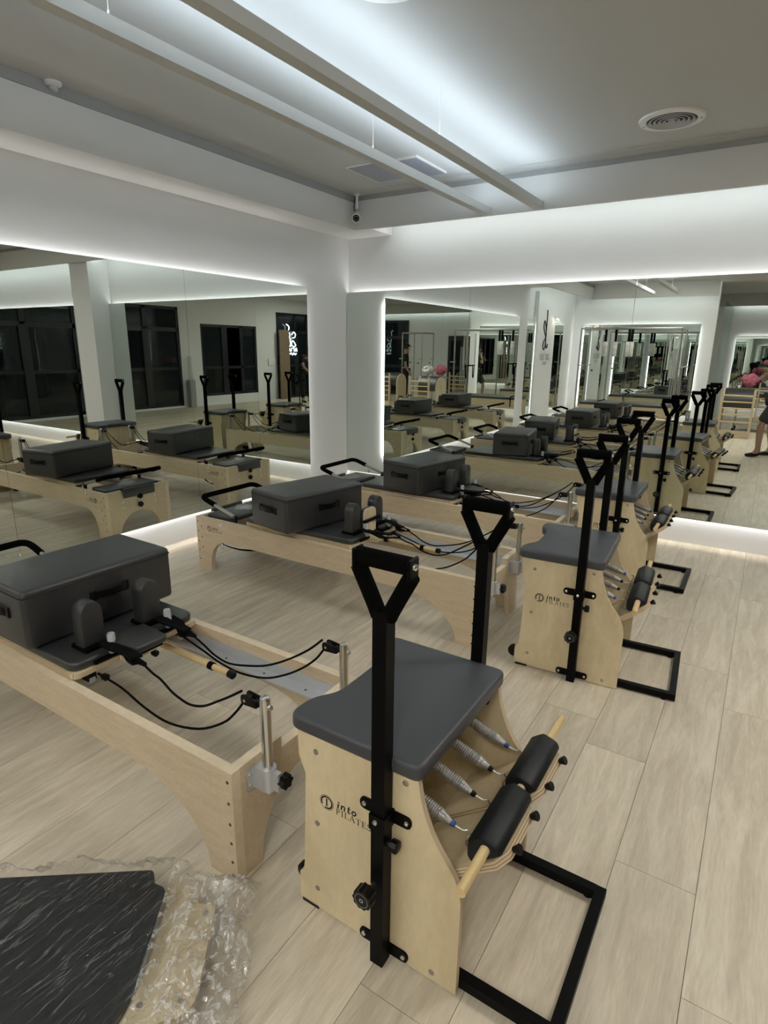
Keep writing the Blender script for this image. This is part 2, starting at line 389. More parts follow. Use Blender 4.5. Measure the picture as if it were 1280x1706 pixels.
# ------------------------------------------------------------------ room shell
XL, YB, XR, YF, YFAR = -4.0, 5.53, 5.2, -3.75, -7.0
ZS, ZC = 2.70, 3.0        # underside of the dropped border, ceiling
fl = MB().box(-4.35, YFAR-0.1, -0.06, XR+0.1, YB+0.1, -0.004).build('floor', 'floor_gap', angle=None); struct(fl)
PW, PL_ = 0.2365, 1.52
known = {0: 1.727, 1: 1.375, -1: 2.285}
planks = []
k0 = math.floor((-4.35-0.048)/PW)+1; k1 = math.ceil((XR+0.1-0.048)/PW)+1
for k in range(k0, k1+1):
    xa, xb = 0.048+(k-1)*PW, 0.048+k*PW
    xa = max(xa, -4.35); xb = min(xb, XR+0.1)
    if xb-xa < 0.02: continue
    off = known.get(k, random.uniform(0, PL_)); y = off - 8*PL_
    while y < YB+0.1:
        ya, yb = max(y, YFAR-0.1), min(y+PL_, YB+0.1)
        if yb-ya > 0.03: planks.append((xa, xb, ya, yb))
        y += PL_
planks.sort(key=lambda p: math.hypot((p[0]+p[1])/2+1.4, ((p[2]+p[3])/2-2.6)))
G2 = 0.0009
full = {}
far = MB()
for i, (xa, xb, ya, yb) in enumerate(planks):
    w, l = round(xb-xa, 4), round(yb-ya, 4)
    if i < 296:
        key = (w, l)
        if key not in full:
            full[key] = MB().box(-w/2+G2, -l/2+G2, -0.004, w/2-G2, l/2-G2, 0.0).mesh('plank', 'oak_plank', None)
        o = bpy.data.objects.new('plank', full[key]); COL.objects.link(o); o.parent = fl
        o.location = ((xa+xb)/2, (ya+yb)/2, 0)
    else:
        far.box(xa+G2, ya+G2, -0.004, xb-G2, yb-G2, 0.0)
if far.f: tag(far.build('distant_planks', 'oak_plank', fl, None), kind='stuff')

wl = MB().box(XL-0.35, -0.25, 0, XL, YB+0.1, ZC+0.05).box(-4.35, YF-0.12, 0, -4.12, -0.25, ZC+0.05).build('wall_left', 'wall_paint', angle=None); struct(wl)
wb = MB().box(XL-0.35, YB, 0, XR+0.1, YB+0.1, ZC+0.05).build('wall_back', 'wall_paint', angle=None); struct(wb)
wf = MB().box(-4.35, YF-0.14, 0, -1.15, YF, ZC+0.05).build('wall_front', 'wall_paint', angle=None); struct(wf)
wfar = MB().box(-4.35, YFAR-0.1, 0, XR+0.1, YFAR, ZC+0.05).box(-2.3, YFAR, 0, -2.2, YF-0.14, ZC+0.05).build('wall_far', 'wall_paint', angle=None); struct(wfar)
# right wall with openings for the windows and the entrance
OPEN = [(3.12, 5.10, 0.05, 2.55), (0.34, 2.22, 0.05, 2.55), (-2.45, -0.35, 0.25, 2.17), (-4.85, -3.32, 0.0, 2.62)]
wr = MB(); yprev = YFAR-0.1
for (ya, yb, za, zb) in sorted(OPEN):
    wr.box(XR, yprev, 0, XR+0.15, ya, ZC+0.05); wr.box(XR, ya, zb, XR+0.15, yb, ZC+0.05)
    if za > 0: wr.box(XR, ya, 0, XR+0.15, yb, za)
    yprev = yb
wr.box(XR, yprev, 0, XR+0.15, YB+0.1, ZC+0.05)
struct(wr.build('wall_right', 'wall_paint', angle=None))
ce = MB().box(-4.35, YFAR-0.1, ZC, XR+0.1, YB+0.1, ZC+0.06).build('ceiling', 'ceiling_paint', angle=None); struct(ce)
# pillar standing proud of the back wall
struct(MB().box(0.36, 5.22, 0, 0.80, YB, ZC).build('wall_pillar', 'wall_paint', angle=None))
# dropped borders round the ceiling: left (solid), back and front (hollow, with a light slot), right
FX, FY, FFY = -3.64, 5.14, -3.38
t1 = MB().box(XL, -0.25, ZS, FX, 5.14, ZC).box(XL, 5.14, ZS, -3.46, YB, ZC); struct(t1.build('trim_1', 'trim_paint', angle=None))
t2 = MB().box(-3.46, FY, ZS, XR, FY+0.03, ZC); struct(t2.build('trim_2', 'trim_paint', angle=None))
t3 = MB().box(FX-0.03, FFY, ZS, FX, -0.25, ZC).box(FX-0.03, FFY-0.03, ZS, -1.15, FFY, ZC); struct(t3.build('trim_3', 'trim_paint', angle=None))
# joint shade painted as grey strip; flat moulding where the border meets the ceiling
t4 = MB().box(FX, FFY, ZC-0.058, FX+0.012, FY, ZC).box(FX, FY-0.012, ZC-0.045, XR, FY, ZC)
struct(t4.build('trim_4', 'cabinet_and_shade_grey', angle=None))
t5 = MB().box(FX+0.012, FY-0.16, ZC-0.008, XR, FY-0.012, ZC); struct(t5.build('trim_5', 'ceiling_paint', angle=None))

# light slots over the back and front walls and the recess on the left
def led_bar(name, mb, mat, label):
    o = mb.build(name, mat, angle=None); tag(o, label, 'light strip'); return o
def down_strip(mb, x0, y0, x1, y1, z, h=0.012):
    mb.box(x0, y0, z, x1, y1, z+h); return mb
led_bar('cove_light', down_strip(MB(), -3.40, FY+0.20, 0.34, FY+0.23, 2.79), 'led_cove', 'cool white light strip hidden in the slot above the back mirror wall')
led_bar('cove_light', down_strip(MB(), 0.82, FY+0.20, XR-0.05, FY+0.23, 2.79), 'led_cove', 'cool white light strip in the back wall slot right of the pillar')
led_bar('cove_light', down_strip(MB(), -3.55, FFY-0.065, -1.2, FFY-0.035, 2.80), 'led_cove', 'cool white light strip in the slot over the front mirror wall')
led_bar('cove_light', down_strip(MB(), FX-0.065, FFY+0.05, FX-0.035, -0.3, 2.80), 'led_cove', 'cool white light strip above the logo panel on the left')
led_bar('cove_light', down_strip(MB(), -1.0, YFAR+0.10, XR-0.3, YFAR+0.13, 2.80), 'led_cove', 'cool white light strip along the far end wall')
struct(MB().box(-2.2, YFAR+0.14, ZS, XR, YFAR+0.17, ZC).build('trim_6', 'ceiling_paint', angle=None))

# ------------------------------------------------------------------ mirrors (backing, glass panels, light strips round the back)
def wall_mirror(axis, wallpos, sign, a0, a1, z0, z1, seams, label, gap=0.045, lit=('top','bottom','a0','a1')):
    """axis 'x': mirror lies in a plane of constant x, runs along y; sign = direction of the room"""
    name = 'wall_mirror'
    face = wallpos + sign*gap
    def bx(mb, lo, hi, za, zb, d0, d1):
        p, q = sorted((d0, d1))
        return mb.box(p, lo, za, q, hi, zb) if axis == 'x' else mb.box(lo, p, za, hi, q, zb)
    mid = (a0+a1)/2
    root = empty(name, (wallpos, mid, z0) if axis == 'x' else (mid, wallpos, z0))
    off = Matrix.Translation(-root.location)
    tag(root, label, 'mirror')
    ins = 0.045
    bx(MB(), a0+ins, a1-ins, z0+ins, z1-ins, wallpos, face-sign*0.006).xf(off).build('backing_board', 'white_plastic', root, None)
    edges = [a0] + list(seams) + [a1]
    for i in range(len(edges)-1):
        mb = MB(); bx(mb, edges[i]+0.0012, edges[i+1]-0.0012, z0, z1, face-sign*0.006, face)
        mb.mi = [1]*6
        # front face gets the silvering
        for k, f in enumerate(mb.f):
            c = sum((mb.v[j] for j in f), Vector())/4
            v = c.x if axis == 'x' else c.y
            if abs(v-face) < 1e-5: mb.mi[k] = 0
        mb.xf(off).build('mirror_panel', ['mirror', 'mirror_edge'], root, None)
    d0, d1 = wallpos+sign*0.008, wallpos+sign*(gap-0.012)
    st = 0.006
    if 'top' in lit: bx(MB(), a0+ins+0.01, a1-ins-0.01, z1-ins, z1-ins+st, d0, d1).xf(off).build('light_strip', 'led_mirror', root, None)
    if 'bottom' in lit: bx(MB(), a0+ins+0.01, a1-ins-0.01, z0+ins-st, z0+ins, d0, d1).xf(off).build('light_strip', 'led_mirror_low', root, None)
    if 'a0' in lit: bx(MB(), a0+ins-st, a0+ins, z0+ins+0.01, z1-ins-0.01, d0, d1).xf(off).build('light_strip', 'led_mirror', root, None)
    if 'a1' in lit: bx(MB(), a1-ins, a1-ins+st, z0+ins+0.01, z1-ins-0.01, d0, d1).xf(off).build('light_strip', 'led_mirror', root, None)
    return root
wall_mirror('x', XL, 1, 0.28, 4.77, 0.225, 2.165, [1.80, 3.29], 'backlit wall mirror of three tall panels on the left wall')
wall_mirror('y', YB, -1, XL+0.003, 0.355, 0.225, 2.17, [-2.54, -1.05], 'wide backlit mirror covering the back wall from corner to pillar', lit=('top','bottom'))
wall_mirror('y', YB, -1, 0.81, XR-0.02, 0.225, 2.17, [2.29, 3.77], 'backlit mirror on the back wall beyond the pillar', lit=('top','bottom'))
wall_mirror('y', YF, 1, -3.88, -1.42, 0.225, 2.17, [-2.65], 'backlit mirror on the front wall behind the trapeze table')
wall_mirror('x', -4.12, 1, -0.92, -0.32, 0.225, 2.165, [], 'narrow backlit mirror beside the logo panel nearer the pillar', lit=('a0','bottom'))
wall_mirror('x', -4.12, 1, -2.82, -2.10, 0.225, 2.165, [], 'narrow backlit mirror between the logo panel and the front wall')
wall_mirror('y', YFAR, 1, -0.9, 0.55, 0.225, 2.0, [], 'backlit mirror on the far end wall')

# ------------------------------------------------------------------ ceiling fittings
def rail(x0, x1, lit, label, led='led_rail'):
    r = empty('ceiling_rail', ((x0+x1)/2, 0, ZS)); tag(r, label, 'ceiling rail', 'suspended ceiling rails')
    c = (x0+x1)/2; h = 0.056; w = (x1-x0)/2
    MB().box(-w, -2.6, 0, w, FY-0.004, h).build('rail_body', 'rail_paint', r, None)
    if lit: MB().box(-0.016, -2.55, h, 0.016, FY-0.14, h+0.008).build('light_strip', led, r, None)
    MB().box(w, FY-0.035, 0.0, w+0.004, FY-0.004, h).build('end_bracket', 'rail_paint', r, None)
    for y in (-1.6, 0.0, 1.61, 3.35):
        MB().cyl((w*0.6, y, h), (w*0.6, y, ZC-ZS), 0.0012, 6).build('suspension_wire', 'white_plastic', r)
        MB().cyl((w*0.6, y, h), (w*0.6, y, h+0.018), 0.004, 8).build('wire_grip', 'white_plastic', r)
    return r
rail(-2.29, -2.225, True, 'left one of the two slim suspended ceiling rails')
rail(-1.84, -1.775, True, 'right one of the two slim suspended ceiling rails')
def vent(x, y, label):
    r = empty('ceiling_vent', (x, y, ZC)); tag(r, label, 'vent', 'round ceiling vents')
    MB().lathe((0,0,0), (0,0,-1), [(0,0.195),(0.010,0.190),(0.014,0.175),(0.014,0.150),(0.006,0.145),(0.0,0.145)], 40).build('outer_flange', 'white_plastic', r)
    MB().cyl((0,0,-0.001),(0,0,-0.004),0.147,32).build('dark_throat', 'vent_dark', r)
    for i, q in enumerate((0.128, 0.100, 0.072, 0.044)):
        mb = MB(); n = 36; mb.sweep([(q*math.cos(2*PI*k/n), q*math.sin(2*PI*k/n), -0.012) for k in range(n)], [(-0.002,-0.008),(0.002,-0.008),(0.002,0.008),(-0.002,0.008)], True)
        mb.build('ring_louvre', 'vent_grey', r)
    MB().lathe((0,0,-0.004), (0,0,-1), [(0,0.022),(0.012,0.020),(0.014,0.004)], 20).build('centre_cap', 'vent_grey', r)
    for s in (-1, 1): MB().cyl((0.166*s,0.02,-0.013),(0.166*s,0.02,-0.017),0.006,8).build('screw', 'screw_steel', r)
vent(-0.772, 4.515, 'round white ceiling vent with ring louvres near the back wall')
vent(-1.50, 2.325, 'round ceiling vent cut off by the top edge of the photo')
vent(2.4, 3.2, 'round white ceiling vent on the right side of the ceiling')
r = empty('ceiling_panel_light', (-3.0, 4.56, ZC)); tag(r, 'square flat ceiling panel light switched off, left of the rails', 'ceiling light')
MB().box(-0.15,-0.25,-0.010,0.15,0.25,0).build('frame', 'white_plastic', r, None); MB().box(-0.137,-0.237,-0.012,0.137,0.237,-0.009).build('diffuser', 'panel_off', r, None)
for px, py, lab in ((-2.0,-1.85,'added unseen fill light panel over the reformer behind the camera'), (0.15,-1.15,'added unseen fill light panel just behind the camera'),
                    (0.75,2.8,'added unseen fill light panel right of the chairs, out of frame'), (1.0,-2.6,'added unseen fill light panel between camera and spring tower'), (3.4,-3.4,'added unseen fill light panel towards the entrance')):
    r = empty('ceiling_panel_light', (px, py, ZC)); tag(r, lab, 'ceiling light')  # added fill light: unseen lit panels that brighten the floor and equipment fronts
    MB().box(-0.31,-0.31,-0.012,0.31,0.31,0).build('frame', 'white_plastic', r, None); MB().box(-0.295,-0.295,-0.015,0.295,0.295,-0.011).build('diffuser', 'fill_panel', r, None)
r = empty('access_panel', (-2.66, 4.58, ZC)); tag(r, 'small square ceiling access panel between the two rails', 'panel')
MB().box(-0.02,-0.25,-0.016,0.16,0.25,0).build('hatch', 'white_plastic', r, None); MB().box(-0.012,-0.24,-0.018,0.15,0.24,-0.015).build('hatch_face', 'panel_off', r, None)
r = empty('smoke_detector', (FX+0.03, 2.20, ZC-0.03)); tag(r, 'small pale detector on the ceiling edge at left', 'detector')
MB().lathe((0,0,0.03),(0,0,-1),[(0,0.045),(0.012,0.045),(0.02,0.03)],20).build('base', 'white_plastic', r); MB().lathe((0,0,0.010),(0,0,-1),[(0,0.026),(0.02,0.022),(0.026,0.010)],16).build('sensor_head', 'vent_grey', r)
# security camera in the corner
r = empty('security_camera', (-3.555, 5.05, ZC-0.008)); tag(r, 'white bullet security camera hanging in the ceiling corner', 'camera')
MB().lathe((0,0,0),(0,0,-1),[(0,0.030),(0.010,0.030),(0.012,0.02)],16).build('mount_plate', 'white_plastic', r)
MB().cyl((0,0,-0.01),(0,0,-0.125),0.0125,12).build('stem', 'white_plastic', r)
d = Vector((0.45, -0.80, -0.42)).normalized(); c0 = Vector((0,0.0,-0.185))
MB().lathe(c0-d*0.07, d, [(0,0.030),(0.01,0.034),(0.13,0.034),(0.155,0.041),(0.16,0.041),(0.158,0.033)],20).build('body', 'white_plastic', r)
MB().lathe(c0+d*0.085, d, [(0,0.032),(0.004,0.032)],20).build('lens_face', 'black_plastic', r)
mb = MB(); a_ = d.orthogonal().normalized(); b_ = d.cross(a_)
for k in range(6):
    t = 2*PI*k/6; mb.sphere(c0+d*0.09+(a_*math.cos(t)+b_*math.sin(t))*0.020, 0.0045, 8, 6)
tag(mb.build('infrared_leds', 'grey_plastic', r), kind='stuff')
MB().tube([(-0.005,0,-0.0),(-0.03,0,-0.05),(-0.04,0.01,-0.12),(-0.03,0.03,-0.16)],0.004,6).build('cable', 'black_plastic', r)
r = empty('wall_outlet', (XL, 5.05, 0.14)); tag(r, 'white socket plate low on the left wall near the corner', 'outlet')
MB().rbox(0,-0.04,-0.04,0.008,0.04,0.04,0.003,1).build('plate', 'white_plastic', r); MB().box(0.008,-0.02,-0.02,0.0095,0.02,0.02).build('socket_face', 'grey_plastic', r, None)

# ------------------------------------------------------------------ reformer beds
RL, RW, RT = 2.235, 0.635, 0.034
def side_profile():
    p = [(0,0.40),(0,0)]
    p += [(-0.12,0)] + arc(-0.47,0,0.35,0.245,0,90,14)[1:]
    p += arc(-RL+0.30,0.06,0.165,0.185,90,180,10)
    p += [(-RL+0.135,0),(-RL,0),(-RL,0.40)]
    return p
def head_profile():
    a, b = RT, RW-RT
    return [(a,0.40),(0.215,0.40),(0.215,0.358),(RW-0.215,0.358),(RW-0.215,0.40),(b,0.40),(b,0),(b-0.075,0)] + \
        [(RW/2+x, z) for x, z in arc(0,0,RW/2-RT-0.075,0.25,0,180,18)][1:-1] + [(a+0.075,0),(a,0)]
def foot_profile():
    a, b = RT, RW-RT
    return [(a,0.40),(0.16,0.40),(0.16,0.37),(RW-0.16,0.37),(RW-0.16,0.40),(b,0.40),(b,0),(b-0.085,0)] + \
        [(RW/2+x, z) for x, z in arc(0,0,RW/2-RT-0.085,0.20,0,180,18)][1:-1] + [(a+0.085,0),(a,0)]
def make_reformer():
    R = empty('reformer_bed')
    sp = MB().prism(side_profile(),'y',0,RT,0,1)
    side = sp.build('side_panel', ['beech','beech_edge'], R, 30)
    inst(side, R, (0, RW-RT, 0))
    MB().prism(head_profile(),'x',-RT,-0.001,0,1).build('head_panel', ['beech','beech_edge'], R, 30)
    MB().prism(foot_profile(),'x',-RL+0.001,-RL+RT,0,1).build('foot_panel', ['beech','beech_edge'], R, 30)
    scr = MB().cyl((0,-0.0015,0),(0,0.004,0),0.0055,8).build('screw', 'screw_dark', R)
    scr.location = (-0.018, 0, 0.365)
    for z in (0.29, 0.215, 0.145, 0.075, 0.025): inst(scr, R, (-0.018, 0, z))
    for z in (0.365, 0.29, 0.215, 0.145, 0.075): inst(scr, R, (-RL+0.018, 0, z))
    for z in (0.33, 0.25, 0.17): inst(scr, R, (-RL+0.055, 0, z))
    bolt = MB().lathe((0,0,0),(0,-1,0),[(0,0.013),(0.006,0.012),(0.008,0.008)],14).build('white_bolt_cap', 'white_plastic', R); bolt.location = (-RL+0.26,0,0.372)
    cap = MB().lathe((0,0,0),(-1,0,0),[(0,0.013),(0.006,0.012),(0.008,0.008)],14).build('white_bolt_cap', 'white_plastic', R); cap.location = (-RL,0.16,0.30)
    for y, z in ((0.16,0.25),(RW-0.16,0.30),(RW-0.16,0.25)): inst(cap, R, (-RL, y, z))
    kn = MB().lathe((0,0,0),(-1,0,0),[(0,0.012),(0.015,0.012),(0.016,0.024),(0.03,0.024),(0.032,0.02)],12).build('foot_knob', 'black_plastic', R); kn.location = (-RL, RW/2, 0.33)
    inst(kn, R, (-RL, RW/2, 0.255))
    # printed mark on the near side, by the foot end
    k = 0.021
    for off in (-0.0006,):
        brand_mark(lambda u, v: (-RL+0.135+u*k, off, 0.325+v*k)).build('logo', 'ink', R, None)
    # aluminium tracks
    tr = MB().prism([(0,0.355),(0.006,0.355),(0.006,0.312),(0.055,0.306),(0.055,0.298),(0,0.298)],'x',-RL+RT,-RT).build('track_rail', 'aluminium', R, None); tr.location = (0, RT, 0)
    t2 = inst(tr, R, (0, RW-RT, 0)); t2.scale = (1,-1,1)
    for x in (-0.2,-0.42,-0.64):
        MB().cyl((x,RW-RT-0.03,0.3095),(x,RW-RT-0.03,0.3110),0.005,8).build('track_screw', 'screw_dark', R)
    # carriage
    C = MB(); cp = [(-0.845,0.03),(-0.845,0.215),(-0.80,0.235),(-0.80,0.355),(-0.845,0.375),(-0.845,0.60),(-1.76,0.60),(-1.76,0.03)]
    C.prism(rpoly(cp,[0.03,0,0.01,0.01,0,0.03,0.02,0.02]),'z',0.404,0.424,0,1)
    car = C.build('carriage_board', ['birch','birch_edge'], R, 30)
    P = MB(); pp = [(-0.855,0.035),(-0.855,0.20),(-0.93,0.215),(-0.93,0.375),(-0.855,0.39),(-0.855,0.595),(-1.755,0.595),(-1.755,0.035)]
    pad_mesh(P, rpoly(pp,[0.05,0.03,0.02,0.02,0.03,0.05,0.03,0.03],5), 0.425, 0.460, 0.010)
    P.build('carriage_pad', 'vinyl', R)
    for x, y in ((-0.87,0.10),(-0.87,0.53),(-1.7,0.10),(-1.7,0.53)):
        MB().cyl((x,y-0.012,0.375),(x,y+0.012,0.375),0.022,14).build('carriage_wheel', 'grey_plastic', R)
        MB().box(x-0.02,y-0.018,0.372,x+0.02,y+0.018,0.404).build('wheel_block', 'black_plastic', R, None)
    for y in (0.125, 0.345):
        MB().lathe((-0.845,y,0.388),(1,0,0),[(0,0.005),(0.03,0.005),(0.031,0.013),(0.05,0.014),(0.056,0.008)],12).build('stop_knob', 'black_plastic', R)
    # shoulder rests: domed pads on black brackets with a grey peg beside each
    prof = [(-0.046,0.0),(0.046,0.0),(0.046,0.125)] + arc(0,0.125,0.046,0.055,0,180,10)[1:-1] + [(-0.046,0.125)]
    for y in (0.165, 0.425):
        mb = MB(); bm = bmesh.new(); vs = [bm.verts.new((-0.035, a, z)) for a, z in prof]; f = bm.faces.new(vs)
        e = bmesh.ops.extrude_face_region(bm, geom=[f])
        for q in e['geom']:
            if isinstance(q, bmesh.types.BMVert): q.co.x = 0.035
        bmesh.ops.recalc_face_normals(bm, faces=bm.faces[:])
        rim = [ed for ed in bm.edges if abs(ed.verts[0].co.x-ed.verts[1].co.x) < 1e-6]
        bmesh.ops.bevel(bm, geom=rim, offset=0.010, segments=2, profile=0.5, affect='EDGES'); mb.bm(bm)
        o = mb.build('shoulder_rest', 'vinyl', R); o.location = (-0.945, y, 0.475)
        MB().box(-0.05,-0.05,-0.045,0.05,0.05,0.0).box(0.03,-0.05,-0.045,0.10,0.05,-0.03).build('rest_bracket', 'black_metal', o, None)
        pg = MB().lathe((0.085,0.035,-0.03),(0.0,0,1),[(0,0.017),(0.075,0.015),(0.079,0.012)],14).build('strap_peg', 'grey_plastic', o)
    H = MB(); pad_mesh(H, rpoly([(-0.89,0.20),(-0.885,0.36),(-0.715,0.35),(-0.715,0.21)],0.02,4), 0.468, 0.497, 0.009)
    hr = H.build('headrest', 'vinyl', R)
    MB().box(-0.87,0.22,0.448,-0.74,0.34,0.468).box(-0.84,0.25,0.424,-0.78,0.31,0.45).build('headrest_bracket', 'black_metal', hr, None)
    # wooden spring bar tucked beneath the carriage
    pb = MB().cyl((-1.0,0.455,0.35),(-0.47,0.445,0.35),0.0125,14).build('wooden_bar', 'dowel_wood', R)
    MB().lathe((-0.485,0.4453,0.35),(1,-0.02,0),[(0,0.016),(0.024,0.017),(0.03,0.010)],14).build('bar_end_cap', 'black_plastic', pb)
    MB().cyl((-0.60,0.4475,0.35),(-0.575,0.447,0.35),0.0165,14).build('bar_tie', 'webbing', pb)
    # posts, brackets, pulleys
    for s, y in ((0,0.110),(1,0.500)):
        x = 0.040
        MB().lathe((x,y,0.285),(0,0,1),[(0,0.0165),(0.318,0.0165),(0.326,0.0145),(0.329,0.010)],20).build('pulley_post', 'chrome', R)
        br = MB()
        br.box(0.0,y-0.052,0.300,0.005,y+0.052,0.372); br.lathe((x,y,0.298),(0,0,1),[(0,0.0255),(0.075,0.0255)],20); br.box(0.004,y-0.0255,0.300,x,y+0.0255,0.372); br.box(x+0.018,y-0.008,0.305,x+0.048,y+0.008,0.368)
        bo = br.build('post_bracket', 'aluminium', R)
        for zz in (0.318,0.354):
            MB().cyl((0.005,y-0.041,zz),(0.008,y-0.041,zz),0.005,10).build('bracket_rivet', 'chrome', bo)
        mb = MB(); n = 30; pts = []
        for i in range(n):
            t = 2*PI*i/n; rr = 0.021 + 0.0035*math.cos(6*t); pts.append((rr*math.cos(t), rr*math.sin(t)))
        mb.prism(pts,'x',0,0.022); o = mb.build('clamp_knob', 'black_plastic', R); o.location = (x+0.045, y+0.014, 0.337)
        MB().cyl((x+0.02,y+0.014,0.337),(x+0.05,y+0.014,0.337),0.006,8).build('knob_screw', 'chrome', o).location = (-(x+0.045), -(y+0.014), -0.337)
        MB().cyl((x-0.052,y,0.583),(x+0.028,y,0.583),0.005,10).lathe((x+0.016,y,0.583),(1,0,0),[(0,0.008),(0.008,0.008),(0.011,0.004)],10).build('eye_bolt', 'chrome', R)
        pu = MB(); prof = rpoly([(-0.115,0.567),(-0.115,0.602),(-0.05,0.596),(-0.05,0.572)],[0.014,0.014,0.004,0.004],4)
        pu.prism([(a+x+0.03,z) for a, z in prof],'y',y-0.015,y-0.010).prism([(a+x+0.03,z) for a, z in prof],'y',y+0.010,y+0.015).box(x-0.034,y-0.015,0.574,x-0.02,y+0.015,0.594).cyl((x-0.068,y-0.010,0.584),(x-0.068,y+0.010,0.584),0.0145,14)
        po = pu.build('pulley', 'black_plastic', R)
        MB().cyl((x-0.068,y-0.0175,0.584),(x-0.068,y+0.0175,0.584),0.005,10).build('pulley_axle', 'chrome', po)
    near_u = [(-0.055,0.599),(-0.12,0.552),(-0.174,0.516),(-0.25,0.468),(-0.323,0.444),(-0.38,0.444),(-0.43,0.452),(-0.49,0.476),(-0.538,0.482),(-0.60,0.500)]
    near_l = [(-0.045,0.569),(-0.09,0.510),(-0.152,0.449),(-0.272,0.380),(-0.428,0.342),(-0.558,0.353),(-0.69,0.388),(-0.835,0.398)]
    far_u = [(-0.055,0.599),(-0.12,0.540),(-0.22,0.471),(-0.32,0.418),(-0.41,0.389),(-0.52,0.366),(-0.60,0.380),(-0.66,0.412),(-0.72,0.440)]
    far_l = [(-0.045,0.569),(-0.09,0.510),(-0.163,0.447),(-0.25,0.392),(-0.35,0.348),(-0.484,0.326),(-0.60,0.336),(-0.70,0.362),(-0.845,0.396)]
    for pts, y, yy in ((near_u,0.11,0.15),(near_l,0.11,0.115),(far_u,0.50,0.47),(far_l,0.50,0.50)):
        n = len(pts)-1
        MB().tube(smooth_path([(px, y+(yy-y)*i/n, pz) for i, (px, pz) in enumerate(pts)],4),0.0042,7).build('rope', 'rope', R)
    # webbing loops from the pegs to the rope ends
    for (x0,y0,z0), (x1,y1,z1) in (((-0.875,0.205,0.462),(-0.60,0.150,0.500)), ((-0.875,0.460,0.462),(-0.72,0.47,0.440))):
        mb = MB(); mid = ((x0*0.45+x1*0.55), (y0+y1)/2, max(z0,z1)*0.5+min(z0,z1)*0.5+0.01)
        mb.strap(smooth_path([(x0,y0-0.03,z0+0.03),(x0+0.05,y0-0.03,z0+0.025),mid,(x1-0.03,y1,z1+0.012)],5),0.042,0.008,(0,0,1))
        mb.strap(smooth_path([(x0,y0+0.02,z0+0.012),(x0+0.06,y0+0.02,z0+0.0),(mid[0],mid[1]+0.012,mid[2]-0.03),(x1-0.03,y1+0.004,z1-0.012)],5),0.042,0.008,(0,0,1))
        mb.tube(smooth_path([(x1-0.035,y1,z1+0.012),(x1-0.01,y1,z1+0.010),(x1+0.02,y1,z1),(x1-0.01,y1+0.004,z1-0.010),(x1-0.035,y1+0.004,z1-0.012)],4),0.0045,6)
        mb.sphere((x1+0.012,y1,z1),0.009,8,6)
        mb.build('hand_strap', 'webbing', R)
    # foot platform, footbar, loose strap
    F = MB(); pad_mesh(F, rpoly([(-1.95,0.06),(-1.95,RW-0.06),(-2.19,RW-0.06),(-2.19,0.06)],0.03,4), 0.375, 0.412, 0.010)
    F.build('foot_pad', 'vinyl', R)
    MB().rbox(-2.262,0.165,0.335,-2.236,RW-0.165,0.415,0.006,2).build('foot_end_pad', 'vinyl', R)
    bar = smooth_path([(-1.90,0.050,0.44),(-2.04,0.050,0.482),(-2.15,0.050,0.515)],3)
    n = 5; bend = []
    y0, y1 = 0.050, RW-0.050; xb, zb = -2.225, 0.535
    foam = [(-2.08,y0,0.494),(-2.16,y0,0.518),(-2.20,y0+0.008,0.530),(-2.222,y0+0.035,0.535),(xb,y0+0.08,zb),(xb,(y0+y1)/2,zb),(xb,y1-0.08,zb),(-2.222,y1-0.035,0.535),(-2.20,y1-0.008,0.530),(-2.16,y1,0.518),(-2.08,y1,0.494)]
    fb = MB().tube(smooth_path(foam,3),0.0185,12).build('footbar_grip', 'foam', R)
    for y in (y0, y1):
        MB().cyl((-1.88,y,0.434),(-2.10,y,0.500),0.0125,12).build('footbar_arm', 'steel', R)
        MB().cyl((-1.885,y-0.012,0.432),(-1.885,y+0.012,0.432),0.016,12).box(-1.90,y-0.008,0.39,-1.87,y+0.008,0.432).build('footbar_hinge', 'black_plastic', R)
    MB().strap(smooth_path([(-RL+0.20,0.05,0.235),(-RL+0.22,0.06,0.20),(-RL+0.36,0.10,0.178),(-RL+0.52,0.16,0.20),(-RL+0.56,0.2,0.26)],5),0.032,0.006,(0,0,1)).build('loose_strap', 'webbing', R)
    MB().tube([(-RL+0.20+0.016*math.cos(t*PI/8),0.05,0.200+0.028*math.sin(t*PI/8)) for t in range(16)],0.0025,6,True).build('strap_ring', 'steel', R)
    # crossbeam and springs inside the foot end
    MB().box(-1.86,RT,0.285,-1.82,RW-RT,0.345).build('spring_bar', 'black_metal', R, None)
    return R
def plastic_bag(x, y, z, rz, label):
    mb = MB(); n = 14; vs = []; fs = []
    for i in range(n):
        for j in range(n):
            u, v = i/(n-1)-0.5, j/(n-1)-0.5
            rr = max(0, 1-(2*abs(u))**3)*max(0, 1-(2*abs(v))**3)
            p = Vector((u*0.16, v*0.13, 0))
            q = noise.noise_vector(p*38+Vector((x*3, y*5, 0)))
            vs.append((p.x+q.x*0.012, p.y+q.y*0.012, 0.006+rr*0.028+q.z*0.018*rr))
    fs = [(i*n+j, (i+1)*n+j, (i+1)*n+j+1, i*n+j+1) for i in range(n-1) for j in range(n-1)]
    mb.add(vs, fs); o = mb.build('plastic_bag', 'bag_film', None, 25); o.location = (x, y, z); o.rotation_euler = (0,0,rz)
    return tag(o, label, 'plastic bag', 'crumpled bags on the foot pads')
